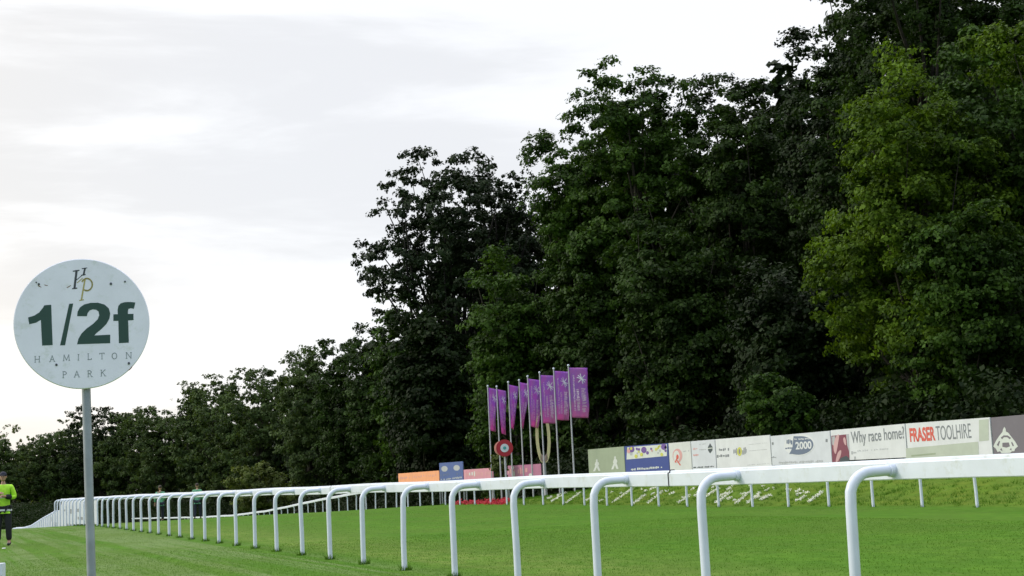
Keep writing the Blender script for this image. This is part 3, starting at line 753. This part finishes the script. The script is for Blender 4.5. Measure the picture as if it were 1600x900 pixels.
# ------------------------------------------------------------------ trees
def leaf_cards(centers, normals, size, rng, jitter=.5):
    n = len(centers)
    nn = normals + rng.normal(0, jitter, (n, 3)); nn /= np.linalg.norm(nn, axis=1)[:, None]+1e-9
    a = rng.normal(0, 1, (n, 3)); u = np.cross(nn, a); u /= np.linalg.norm(u, axis=1)[:, None]+1e-9
    v = np.cross(nn, u); sz = (size*rng.uniform(.45, 1.35, n))[:, None]
    k = rng.uniform(.45, .8, n)[:, None]
    fold = nn*sz*rng.uniform(-.25, .25, n)[:, None]
    q = np.stack([centers-u*sz, centers-v*sz*k+fold, centers+u*sz*.9, centers+v*sz*k+fold], 1)
    return q.reshape(-1, 3)
def crown_points(cz, rad, zr, n_lobes, n_clumps, clump_r, rng, lobe=.42, droop=0.0, hollow=.0):
    """clump centres spread over lobes set on an uneven envelope"""
    lobes = []
    for k in range(n_lobes):
        a = k*2.399963+rng.uniform(-.4, .4); zz = 1-2*(k+.5)/n_lobes; rr = math.sqrt(max(0, 1-zz*zz))
        d = np.array([rr*math.cos(a), rr*math.sin(a), zz]); e = rng.uniform(.50, .72) if k % 3 else rng.uniform(.2, .5)
        lobes.append((d*e, rng.uniform(.75, 1.2)*lobe))
    cs = []; ns = []
    while len(cs) < n_clumps:
        c, r = lobes[rng.integers(len(lobes))]
        d = rng.normal(0, 1, 3); d /= np.linalg.norm(d)
        if d[2] < -.55 and rng.random() < .5: continue
        p = c+d*r*rng.uniform(.55, 1.0)**.6
        if np.linalg.norm(p) < hollow: continue
        q = np.array([p[0]*rad, p[1]*rad, p[2]*zr+cz]); q[2] -= droop*(p[0]**2+p[1]**2)*zr*.2
        cs.append(q); ns.append(d*.7+p*.5+np.array([0, 0, .45]))
    cs = np.array(cs); ns = np.array(ns)
    rx_ = np.percentile(np.hypot(cs[:, 0], cs[:, 1]), 96); cs[:, :2] *= rad/rx_
    a_, b_ = np.percentile(cs[:, 2], 1.5), np.percentile(cs[:, 2], 99.3); cs[:, 2] = (cs[:, 2]-a_)/(b_-a_)*2*zr+cz-zr
    ns /= np.linalg.norm(ns, axis=1)[:, None]
    return cs, ns
def tree(label, px, ytop, rpx, depth, mt, seed, cb=.12, leaf=.2, n_clumps=240, per=120, clump=.9, lobes=14, ybase=None, bark=None, limbs=None,
         lobe=.42, droop=0, group='trees along the edge of the wood', name='broadleaf_tree', cat='tree', hollow=0.0, flat=.5, sub=.30, fork=.45):
    rng = np.random.default_rng(seed)
    base = at(px, 787-.049*(px+90), depth); bz = float(gz(base[0], base[1]))
    H = at(px, ytop, depth)[2]-bz; rad = rpx*depth/F_PX
    zlow = H*cb if ybase is None else at(px, ybase, depth)[2]-bz
    zr = (H-zlow)/2; cz = (H+zlow)/2
    cs, ns = crown_points(cz, rad-clump*.4, zr-clump*.3, lobes, n_clumps, clump, rng, lobe, droop, hollow)
    n = n_clumps*per; ci = np.repeat(np.arange(n_clumps), per)
    d = rng.normal(0, 1, (n, 3)); d /= np.linalg.norm(d, axis=1)[:, None]
    crn = clump*rng.uniform(.45, 1.45, n_clumps)
    nsub = max(3, per//10); si = np.repeat(np.arange(n_clumps), nsub)
    sd3 = rng.normal(0, 1, (len(si), 3)); sd3 /= np.linalg.norm(sd3, axis=1)[:, None]
    sd3[:, 2] = np.where(sd3[:, 2] < -.3, -sd3[:, 2], sd3[:, 2])
    asp = rng.uniform(.75, 1.3, (n_clumps, 3)); asp[:, 2] *= flat
    sc3 = cs[si]+sd3*crn[si][:, None]*asp[si]*rng.uniform(.25, 1.05, len(si))[:, None]**.6
    li = np.repeat(np.arange(len(si)), max(1, n//len(si))); n = len(li); d = d[:n] if len(d) >= n else rng.normal(0, .6, (n, 3)); ci = si[li]
    p = sc3[li]+d*clump*sub*rng.uniform(.1, 1.0, n)[:, None]**.5*rng.uniform(.7, 1.4, len(si))[li][:, None]
    d = d*.5+sd3[li]*.8
    nrm_ = ns[ci]*.6+d*.6
    v = leaf_cards(p, nrm_, leaf, rng)
    root = empty(name, (base[0], base[1], bz)); tag(root, label, cat, group)
    me = np_mesh('crown', v, np.arange(len(v)).reshape(-1, 4)); link('crown', me, mt, root, world=False)
    # trunk, limbs and branches
    tb = MB(); tr = max(.12, H*.020); lean = rng.normal(0, .25, 2)
    topz = cz+zr*fork
    tp = [np.array([lean[0]*(z/topz)**2+.12*math.sin(z*.7+seed), lean[1]*(z/topz)**2+.12*math.cos(z*.6+seed), z]) for z in np.linspace(-.3, topz, 9)]
    tb.tube(tp, [tr*(1.35 if k == 0 else 1-.085*k) for k in range(9)], 9)
    sel = rng.permutation(n_clumps)[:min(n_clumps, (46 if depth < 130 else 14) if limbs is None else limbs)]
    for j, k in enumerate(sel):
        e = cs[k]; f = rng.uniform(.25, .85); sidx = min(7, int(f*8)); s0 = tp[sidx]
        if s0[2] > e[2]-.2: s0 = tp[max(1, int(sidx*.5))]
        mid_ = s0*.5+e*.5+np.array([0, 0, -.06*np.linalg.norm(e-s0)])+rng.normal(0, .05, 3)*np.linalg.norm(e-s0)
        r0 = tr*rng.uniform(.22, .42)
        P3 = [s0, s0*.55+mid_*.45+rng.normal(0, .03, 3), mid_, mid_*.45+e*.55+rng.normal(0, .05, 3), e]
        tb.tube(P3, [r0, r0*.75, r0*.55, r0*.35, r0*.12], 6, caps=False)
    link('trunk', tb.mesh('trunk', True, 0, False), bark or BARK, root, world=False)
    return root
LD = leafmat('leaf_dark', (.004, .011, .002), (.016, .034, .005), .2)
LM = leafmat('leaf_mid', (.007, .016, .003), (.036, .076, .009), .24)
LG = leafmat('leaf_green', (.011, .028, .004), (.060, .125, .013), .27)
LL = leafmat('leaf_light', (.014, .034, .003), (.125, .215, .014), .34)
LO = leafmat('leaf_olive', (.050, .072, .018), (.15, .19, .05), .3)
LK = leafmat('leaf_oak', (.006, .013, .004), (.020, .040, .010), .12)
LF = leafmat('leaf_far', (.022, .040, .014), (.085, .135, .034), .28)
T = tree
far = dict(leaf=.20, n_clumps=430, per=70, clump=1.0, lobes=8, lobe=.56)
T('thin grey-green tree with an open crown at the left edge of the picture', 22, 666, 46, 275, LO, 11, **{**far, 'per': 34, 'clump': .9, 'n_clumps': 150})
T('low dark tree beside the thin open tree near the left edge', -12, 690, 50, 255, LF, 12, **far)
T('dim dark tree left of the sign pole', 72, 678, 60, 262, LF, 12, **far)
T('round dark tree just left of the sign pole', 112, 657, 58, 268, LF, 13, **far)
T('dark tree standing right behind the sign pole', 158, 636, 58, 255, LD, 14, **far)
T('tree with a pale ragged top right of the sign pole', 205, 644, 52, 250, LF, 15, **{**far, 'clump': 1.2})
T('mid-green rounded tree between the ragged top and the spiky one', 256, 638, 56, 240, LF, 16, **far)
T('small spiky-topped tree rising above its neighbours in the distance', 308, 603, 34, 232, LF, 17, **{**far, 'clump': 1.1, 'lobe': .36})
T('dark green tree right of the spiky-topped one', 352, 592, 58, 215, LF, 18, **far)
T('broad bright green crown in the middle of the distant row', 408, 577, 64, 200, LF, 19, **far)
mf = dict(leaf=.17, n_clumps=430, per=110, clump=.95, lobes=10, lobe=.52)
T('drooping green tree left of the tall oak group', 486, 549, 58, 172, LF, 20, **{**mf, 'droop': 1.0})
T('dense dark green tree between the drooping tree and the oak', 550, 533, 66, 160, LM, 21, **mf)
T('green tree tucked against the left foot of the oak', 606, 522, 60, 148, LM, 22, **mf)
T('pale green young tree at the left side of the oak trunk', 625, 478, 42, 132, LG, 23, leaf=0.192, n_clumps=200, per=105, clump=1.12)
T('dark ivy-clad tree filling the space under the oak crown', 676, 492, 78, 113, LD, 24, limbs=8, leaf=0.192, n_clumps=320, per=135, clump=1.23)
T('tall dark oak with sky showing through its open crown', 732, 226, 150, 120, LK, 41, ybase=555, leaf=.15, n_clumps=520, per=125, clump=.92, lobes=30, lobe=.34, hollow=.0, limbs=55, bark=OAKB, name='oak_tree', flat=.6, sub=.26, fork=-.45)
T('dark tree standing between the oak and the tall ash', 800, 258, 62, 126, LK, 26, ybase=560, leaf=0.144, n_clumps=220, per=150, clump=0.95, lobes=14, lobe=.32)
T('rounded green tree in front of the oak, above the flags', 815, 398, 84, 96, LG, 27, leaf=0.136, n_clumps=360, per=195, clump=0.90, lobes=18)
T('lower mid-green tree right of the flags', 945, 365, 92, 92, LM, 28, leaf=0.136, n_clumps=400, per=195, clump=0.90, lobes=18)
T('tall green ash with a pointed top in the middle of the wood', 1015, 116, 132, 92, LG, 29, cb=.35, leaf=0.128, n_clumps=560, per=195, clump=0.84, lobes=24, lobe=.34)
T('broad-crowned tree spreading left from the tall ash', 925, 200, 92, 96, LG, 30, ybase=480, leaf=0.128, n_clumps=330, per=180, clump=0.84, lobes=16, lobe=.36)
T('tall dark tree right of the ash with a flat leafy top', 1190, 124, 138, 88, LM, 31, cb=.15, leaf=0.128, n_clumps=620, per=195, clump=0.90, lobes=24)
T('mid-height dark tree below the ash and its neighbour', 1070, 330, 100, 82, LM, 32, leaf=0.128, n_clumps=420, per=180, clump=0.90, lobes=18)
T('tall dark tree rising behind the light green one', 1345, 42, 116, 80, LD, 33, cb=.12, leaf=0.120, n_clumps=560, per=195, clump=0.84, lobes=22, lobe=.38)
T('huge dark tree whose top leaves the picture at upper right', 1500, -190, 210, 72, LM, 34, cb=.12, leaf=0.120, n_clumps=900, per=225, clump=0.90, lobes=28)
T('bright yellow-green tree leaning out of the dark wood at right', 1450, 108, 162, 58, LL, 35, ybase=560, leaf=0.096, n_clumps=560, per=180, clump=0.65, lobes=26, lobe=.34, droop=.8)
T('green tree hanging over the boards at lower right', 1530, 330, 110, 55, LG, 36, ybase=640, leaf=0.096, n_clumps=420, per=165, clump=0.62, lobes=20, droop=.5)
T('bright green spray of branches at the top right corner', 1735, 8, 190, 50, LL, 37, ybase=112, leaf=0.080, n_clumps=170, per=135, clump=0.40, lobes=12, lobe=.26, limbs=5)
T('dark tree at the right edge reaching over the mauve board', 1640, 40, 170, 60, LG, 38, leaf=0.112, n_clumps=520, per=195, clump=0.84, lobes=20)
T('low dark tree behind the white boards', 1240, 420, 100, 66, LD, 39, leaf=0.120, n_clumps=380, per=195, clump=0.84, lobes=18)
# back of the wood
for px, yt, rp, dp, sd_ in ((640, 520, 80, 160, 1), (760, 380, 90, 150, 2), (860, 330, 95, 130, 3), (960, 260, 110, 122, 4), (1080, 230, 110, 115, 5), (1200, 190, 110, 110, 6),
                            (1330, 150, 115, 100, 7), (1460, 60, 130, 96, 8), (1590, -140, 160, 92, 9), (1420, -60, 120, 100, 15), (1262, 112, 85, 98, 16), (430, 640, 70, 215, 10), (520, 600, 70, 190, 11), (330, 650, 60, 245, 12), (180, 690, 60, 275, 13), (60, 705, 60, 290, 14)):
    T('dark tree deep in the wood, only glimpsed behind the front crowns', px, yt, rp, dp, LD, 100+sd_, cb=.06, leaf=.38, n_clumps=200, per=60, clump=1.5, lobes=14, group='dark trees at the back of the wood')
# bushes
T('pale olive bush at the foot of the distant trees, above the near rail', 403, 724, 54, 128, LO, 50, ybase=800, leaf=.14, n_clumps=130, per=110, clump=.55, lobes=10, name='bush', cat='bush', group='bushes')
T('small green bush under the winning post disc', 782, 713, 11, 77, LO, 51, ybase=750, leaf=.08, n_clumps=60, per=90, clump=.25, lobes=7, name='bush', cat='bush', group='bushes')
T('bright green bush just above the white boards', 1222, 588, 56, 58, LG, 52, ybase=700, leaf=.10, n_clumps=160, per=110, clump=.42, lobes=12, name='bush', cat='bush', group='bushes')
# undergrowth along the wood's edge
rng = np.random.default_rng(9); cs = []
for k in range(1500):
    y = rng.uniform(10, 175); x = 34+rng.uniform(-2.2, 4)+.02*y - max(0, y-120)*.02
    cs.append((x, y, float(gz(x, y))+rng.uniform(.1, 2.6)))
for k in range(700):
    px = rng.uniform(-60, 460); dp = rng.uniform(185, 250); q = at(px, 780, dp); cs.append((q[0], q[1], float(gz(q[0], q[1]))+rng.uniform(.1, 3.5)))
cs = np.array(cs); per = 130; ci = np.repeat(np.arange(len(cs)), per); d = rng.normal(0, 1, (len(ci), 3)); d /= np.linalg.norm(d, axis=1)[:, None]
p = cs[ci]+d*rng.uniform(.5, 1.1, len(ci))[:, None]*np.array([1.1, 1.1, .8])
v = leaf_cards(p, d+np.array([0, 0, .4]), .12, rng)
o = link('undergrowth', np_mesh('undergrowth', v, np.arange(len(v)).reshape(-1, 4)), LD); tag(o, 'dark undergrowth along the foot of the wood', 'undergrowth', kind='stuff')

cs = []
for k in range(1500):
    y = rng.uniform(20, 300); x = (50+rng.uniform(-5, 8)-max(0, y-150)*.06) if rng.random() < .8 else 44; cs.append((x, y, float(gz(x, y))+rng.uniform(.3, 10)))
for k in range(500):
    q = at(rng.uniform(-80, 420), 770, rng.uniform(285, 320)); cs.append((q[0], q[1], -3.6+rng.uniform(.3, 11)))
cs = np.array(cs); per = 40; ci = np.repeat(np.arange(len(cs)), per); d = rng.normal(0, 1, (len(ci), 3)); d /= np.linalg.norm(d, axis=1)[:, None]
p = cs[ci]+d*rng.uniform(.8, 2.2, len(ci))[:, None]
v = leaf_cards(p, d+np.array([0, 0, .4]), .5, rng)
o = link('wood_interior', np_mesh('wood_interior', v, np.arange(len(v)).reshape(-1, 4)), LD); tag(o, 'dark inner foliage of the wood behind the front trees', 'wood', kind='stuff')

# ------------------------------------------------------------------ flowers on the bank
PET = leafmat('white_petals', (.70, .70, .66), (.85, .85, .82), .2); REDP = leafmat('red_petals', (.22, .012, .02), (.62, .04, .07), .2)
def tufts(name, centers, size, per, spread, m, rng, label, cat):
    cs = np.array(centers); ci = np.repeat(np.arange(len(cs)), per)
    p = cs[ci]+rng.normal(0, spread, (len(ci), 3))*np.array([1, 1, .6])+np.array([0, 0, .06])
    v = leaf_cards(p, rng.normal(0, .4, (len(ci), 3))+np.array([-.5, -.3, .8]), size, rng)
    o = link(name, np_mesh(name, v, np.arange(len(v)).reshape(-1, 4)), m); return tag(o, label, cat, kind='stuff')
rng = np.random.default_rng(21); rr = random.Random(21); cw = []
strokes = []
for x0 in (862, 885, 958, 990, 1012, 1060, 1093, 1118, 1150, 1168, 1188, 1262):
    ln = rr.uniform(14, 30); strokes.append(((x0, 789-rr.uniform(0, 6)), (x0+ln, 789-rr.uniform(0, 3)-ln*.72)))
for k in range(60):
    x0 = rr.uniform(828, 1262); y0 = rr.uniform(761, 786); ln = rr.uniform(1, 7); strokes.append(((x0, y0), (x0+ln, y0-ln*.55)))
for a, b_ in strokes:
    L = math.hypot(b_[0]-a[0], b_[1]-a[1]); nst = max(1, int(L/.8))
    for k in range(nst+1):
        f = k/max(nst, 1); h = ground_hit(a[0]+(b_[0]-a[0])*f, a[1]+(b_[1]-a[1])*f)
        if h is not None and h[0] > 22.4 and h[0] < 28: cw.append(h)
tufts('white_flowers', cw, .024, 5, .030, PET, rng, 'white flowers planted in diagonal lines on the bank below the boards', 'flowers')
cr = []
for k in range(420):
    px = rr.uniform(712, 792); t_ = (px-712)/80; top_ = 788-10*math.sin(t_*2.6)**.7-3*t_; py = rr.uniform(top_, 792)
    h = ground_hit(px, py)
    if h is not None and h[0] > 22.2 and h[0] < 28 and h[1] < 90: cr.append(h)
if cr: tufts('red_flowers', cr, .05, 14, .09, REDP, rng, 'bed of red flowers behind the far rail, below the winning post', 'flowers')
ct = []
for k in range(2600):
    X = rr.uniform(22.6, 27.6); Y = rr.uniform(20, 70); ct.append((X, Y, float(gz(X, Y))-.02))
v = blades('bank_grass', np.repeat(np.array(ct), 14, 0)+np.random.default_rng(3).normal(0, .07, (len(ct)*14, 3))*np.array([1, 1, 0]), .04, .13, .010, BL, np.random.default_rng(4), .5)
tag(link('bank_grass', v, BL), 'rough longer grass on the bank below the boards', 'grass', kind='stuff')
print('white', len(cw), 'red', len(cr))

# ------------------------------------------------------------------ people
HIVIS = mat('hi_vis_yellow', (.42, .80, .03), .6, vary=.1, vscale=12, bump=.4); REFL = mat('reflective_tape', (.62, .63, .66), .35)
BLACKC = mat('black_cloth', (.012, .013, .017), .85, vary=.2, vscale=14, bump=.4); NAVYC = mat('navy_cloth', (.016, .018, .035), .85, vary=.2, vscale=14, bump=.4)
SKIN = mat('skin', (.42, .24, .17), .5); HAIR = mat('brown_hair', (.03, .02, .014), .7); BOOT = mat('black_boot', (.01, .01, .01), .4); EYE = mat('eye', (.02, .015, .012), .2)
MINT = mat('pale_green_cloth', (.13, .38, .22), .7, vary=.25, vscale=9, bump=.3); LIP = mat('lips', (.32, .12, .10), .5)
def skin_mesh(name, joints, edges, root_i=0, sub=2):
    me = bpy.data.meshes.new(name); me.from_pydata([j[0] for j in joints], edges, [])
    o = bpy.data.objects.new(name, me); C.objects.link(o)
    md = o.modifiers.new('s', 'SKIN'); md.use_smooth_shade = True; md.branch_smoothing = .5
    if not me.skin_vertices: me.skin_vertices.new()
    for i, j in enumerate(joints):
        r_ = j[1]; me.skin_vertices[0].data[i].radius = (r_, r_) if not hasattr(r_, '__len__') else r_
    me.skin_vertices[0].data[root_i].use_root = True
    sb = o.modifiers.new('sub', 'SUBSURF'); sb.levels = sub; sb.render_levels = sub
    dg = bpy.context.evaluated_depsgraph_get(); dg.update()
    r_ = bpy.data.meshes.new_from_object(o.evaluated_get(dg)); r_.name = name
    bpy.data.objects.remove(o); r_.shade_smooth(); r_.materials.clear(); return r_
def person(loc, rz, H, label, top, trousers, cap, armpose, reflect=True, stride=.0, detail=True):
    k = H/1.80; root = empty('person', loc, rz); tag(root, label, 'person')
    V = lambda x, y, z: (x*k, y*k, z*k)          # faces -Y
    hipL, hipR = V(-.10, 0, .90), V(.10, 0, .90)
    shL, shR = V(-.185, .01, 1.44), V(.185, .01, 1.44)
    arms = {'chest': (V(-.27, .03, 1.16), V(-.06, -.22, 1.26), V(.27, .03, 1.16), V(.06, -.24, 1.20)),
            'down': (V(-.26, .03, 1.17), V(-.27, -.06, .92), V(.26, .03, 1.17), V(.27, -.05, .92)),
            'fwd': (V(-.26, .0, 1.18), V(-.20, -.20, 1.02), V(.26, .02, 1.17), V(.25, -.08, .93))}[armpose]
    kl, kr = V(-.12, -.02-stride*.4, .49), V(.12, -.02+stride*.4, .49); al, ar = V(-.13, .02-stride, .09), V(.13, .02+stride, .09)
    J = [(V(0, 0, .93), (.15*k, .10*k)), (V(0, .0, 1.10), (.145*k, .10*k)), (V(0, .0, 1.28), (.17*k, .11*k)), (V(0, .01, 1.42), (.13*k, .09*k)), (V(0, .01, 1.51), .055*k),
         (V(0, -.005, 1.58), .06*k), (hipL, .095*k), (hipR, .095*k), (kl, .062*k), (kr, .062*k), (al, .042*k), (ar, .042*k), (V(-.13, -.12-stride, .04), .035*k), (V(.13, -.12+stride, .04), .035*k),
         (shL, .06*k), (shR, .06*k), (arms[0], .044*k), (arms[2], .044*k), (arms[1], .030*k), (arms[3], .030*k)]
    E = [(0, 1), (1, 2), (2, 3), (3, 4), (4, 5), (0, 6), (0, 7), (6, 8), (7, 9), (8, 10), (9, 11), (10, 12), (11, 13), (3, 14), (3, 15), (14, 16), (15, 17), (16, 18), (17, 19)]
    body = skin_mesh('body', J, E); 
    hb = MB(); hb.ball(V(0, -.01, 1.685), (.076*k, .092*k, .112*k), 20, 14)
    hb.ball(V(0, -.035, 1.625), (.058*k, .062*k, .055*k), 14, 10)           # jaw
    hb.add([V(-.016, -.098, 1.66), V(.016, -.098, 1.66), V(0, -.098, 1.70), V(0, -.128, 1.665)], [(0, 1, 3), (1, 2, 3), (2, 0, 3)])
    for sx in (-1, 1): hb.ball(V(sx*.078, 0, 1.675), (.012*k, .02*k, .03*k), 8, 6)
    # hands: palm, four fingers, thumb
    for (el, wr_, sg) in ((arms[0], arms[1], -1), (arms[2], arms[3], 1)):
        el = np.array(el); wr_ = np.array(wr_); dr = wr_-el; dr /= np.linalg.norm(dr); up = np.array([0, 0, 1.0])
        sd2 = np.cross(dr, up); sd2 /= np.linalg.norm(sd2)+1e-9; nn = np.cross(sd2, dr)
        hb.tube([wr_-dr*.02*k, wr_+dr*.03*k, wr_+dr*.09*k], [.026*k, .036*k, .034*k], 8)
        for q_, L_ in ((-1.5, .062), (-.5, .075), (.5, .07), (1.5, .055)):
            a = wr_+dr*.085*k+sd2*q_*.018*k; b2 = a+dr*L_*.55*k-nn*.012*k; c2 = b2+dr*L_*.3*k-nn*.032*k
            hb.tube([a, b2, c2], [.0095*k, .009*k, .0075*k], 6)
        a = wr_+dr*.03*k+sd2*sg*.03*k; hb.tube([a, a+dr*.035*k+sd2*sg*.03*k, a+dr*.07*k+sd2*sg*.03*k-nn*.015*k], [.013*k, .011*k, .009*k], 6)
    hm = hb.mesh('head'); bm = bmesh.new(); bm.from_mesh(body); bm.from_mesh(hm); bm.to_mesh(body); bm.free(); body.shade_smooth(); bpy.data.meshes.remove(hm)
    link('body', body, SKIN, root, world=False)
    def inflate(sel, d): return [(j[0], tuple(a+d for a in (j[1] if hasattr(j[1], '__len__') else (j[1], j[1])))) for j in sel]
    # jacket: torso and sleeves
    ji = [0, 1, 2, 3, 14, 15, 16, 17]; wl = np.array(arms[1])*.86+np.array(arms[0])*.14; wr2 = np.array(arms[3])*.86+np.array(arms[2])*.14
    JJ = inflate([J[i] for i in ji], .024*k)+[(tuple(wl), (.046*k,)*2), (tuple(wr2), (.046*k,)*2), (V(0, 0, .84), (.175*k, .13*k)), (V(0, .01, 1.49), (.075*k, .07*k))]
    link('jacket', skin_mesh('jacket', JJ, [(0, 1), (1, 2), (2, 3), (3, 4), (3, 5), (4, 6), (5, 7), (6, 8), (7, 9), (0, 10), (3, 11)]), top, root, world=False)
    TJ = [(V(0, 0, .96), (.16*k, .115*k))]+inflate([J[6], J[7], J[8], J[9]], .022*k)+[(tuple(np.array(al)+(0, 0, .03*k)), (.072*k,)*2), (tuple(np.array(ar)+(0, 0, .03*k)), (.072*k,)*2)]
    link('trousers', skin_mesh('trousers', TJ, [(0, 1), (0, 2), (1, 3), (2, 4), (3, 5), (4, 6)]), trousers, root, world=False)
    for (a, x) in ((al, -.13), (ar, .13)):
        yb = a[1]
        link('boot', skin_mesh('boot', [((a[0], yb+.02*k, .11*k), .055*k), ((a[0], yb+.01*k, .05*k), .05*k), ((a[0], yb-.13*k, .042*k), (.045*k, .038*k)), ((a[0], yb-.19*k, .036*k), .032*k)], [(0, 1), (1, 2), (2, 3)]), BOOT, root, world=False)
    cp = MB(); vs = []; fs = []
    cp.ball(V(0, .0, 1.725), (.088*k, .104*k, .085*k), 20, 10); cb_ = MB()
    cp.add([V(-.075, -.07, 1.725), V(-.05, -.135, 1.715), V(0, -.155, 1.71), V(.05, -.135, 1.715), V(.075, -.07, 1.725), V(0, -.05, 1.745)], [(0, 1, 2, 5), (5, 2, 3, 4)])
    cp.build('cap' if cap is not HAIR else 'hair', cap, root, world=False)
    fm = MB()
    for sx in (-1, 1): fm.ball(V(sx*.03, -.092, 1.69), (.012*k, .008*k, .008*k), 8, 6)
    fm.build('eyes', EYE, root, world=False)
    lm = MB(); lm.ball(V(0, -.094, 1.63), (.024*k, .008*k, .007*k), 8, 6); lm.build('mouth', LIP, root, world=False)
    if reflect:
        for (e_, w__) in ((arms[0], arms[1]), (arms[2], arms[3])):
            e_ = np.array(e_); w__ = np.array(w__); d_ = w__-e_
            link('cuff', skin_mesh('cuff', [(tuple(e_+d_*.35), (.078*k,)*2), (tuple(e_+d_*.6), (.070*k,)*2), (tuple(e_+d_*.95), (.058*k,)*2)], [(0, 1), (1, 2)]), BLACKC, root, world=False)
        for (z, rx, ry, h_, mt_) in ((.865, .205, .16, .045, REFL), (.925, .212, .165, .05, BLACKC), (1.17, .205, .155, .03, REFL)):
            b_ = MB(); n_ = 32; vs = []
            for zz in (z-h_/2, z+h_/2):
                for q_ in range(n_): a = 2*math.pi*q_/n_; vs.append(V(rx*math.cos(a), ry*math.sin(a), zz))
            b_.add(vs, [(q_, (q_+1) % n_, n_+(q_+1) % n_, n_+q_) for q_ in range(n_)]); b_.build('tape' if mt_ is REFL else 'waistband', mt_, root, world=False)
    return root
g = ground_hit(5.5, 853); dirc = math.atan2(O[1]-g[1], O[0]-g[0])
person((g[0], g[1], g[2]), dirc+math.pi/2-.15, 1.90*depth_of(g)/38.0*1.0, 'person in a bright yellow hi-vis jacket, dark trousers and cap, hands raised to the chest', HIVIS, BLACKC, NAVYC, 'chest')
for px, py, lab, ap, rz in ((251, 811.5, 'person in pale green top and dark trousers behind the rail, the left of two', 'fwd', 3.3), (309, 807.5, 'person in green top and dark trousers behind the rail, the right of two', 'down', 2.8)):
    # standing on the falling ground just beyond the brow
    q = at(px, py, 75.0)
    q[2] = gz(q[0], q[1])
    person(tuple(q), rz, 1.84, lab, MINT, NAVYC, HAIR, ap, reflect=False, stride=.1)
    print('person', px, q, depth_of(q), 47*depth_of(q)/F_PX)

# ------------------------------------------------------------------ small things
mp_ = at(-3, 880, 11.5); g0 = float(gz(mp_[0], mp_[1]))
m = MB(); m.box(-.045, .045, -.045, .045, -.1, mp_[2]-g0); mo = m.mesh('marker_post', False, .008)
o = link('marker_post', mo, WHITE2); o.location = (mp_[0], mp_[1], g0); o.rotation_euler = (0, 0, -YAW); tag(o, 'short white square post cut by the lower left corner of the picture', 'post')
for px, py, sz, lab in ((60, 822.5, .13, 'crumpled white scrap on the grass left of the sign pole'), (6, 858, .05, 'tiny pale scrap on the grass at the feet of the hi-vis person')):
    h = ground_hit(px, py); rr = random.Random(px); m = MB(); m.ball((0, 0, sz*.3), (sz, sz*.8, sz*.4), 9, 6)
    m.v = [tuple(a*rr.uniform(.75, 1.2) for a in v) for v in m.v]
    o = m.build('paper_scrap', PALE, None, smooth=False); o.location = tuple(h); tag(o, lab, 'litter', 'scraps on the grass')
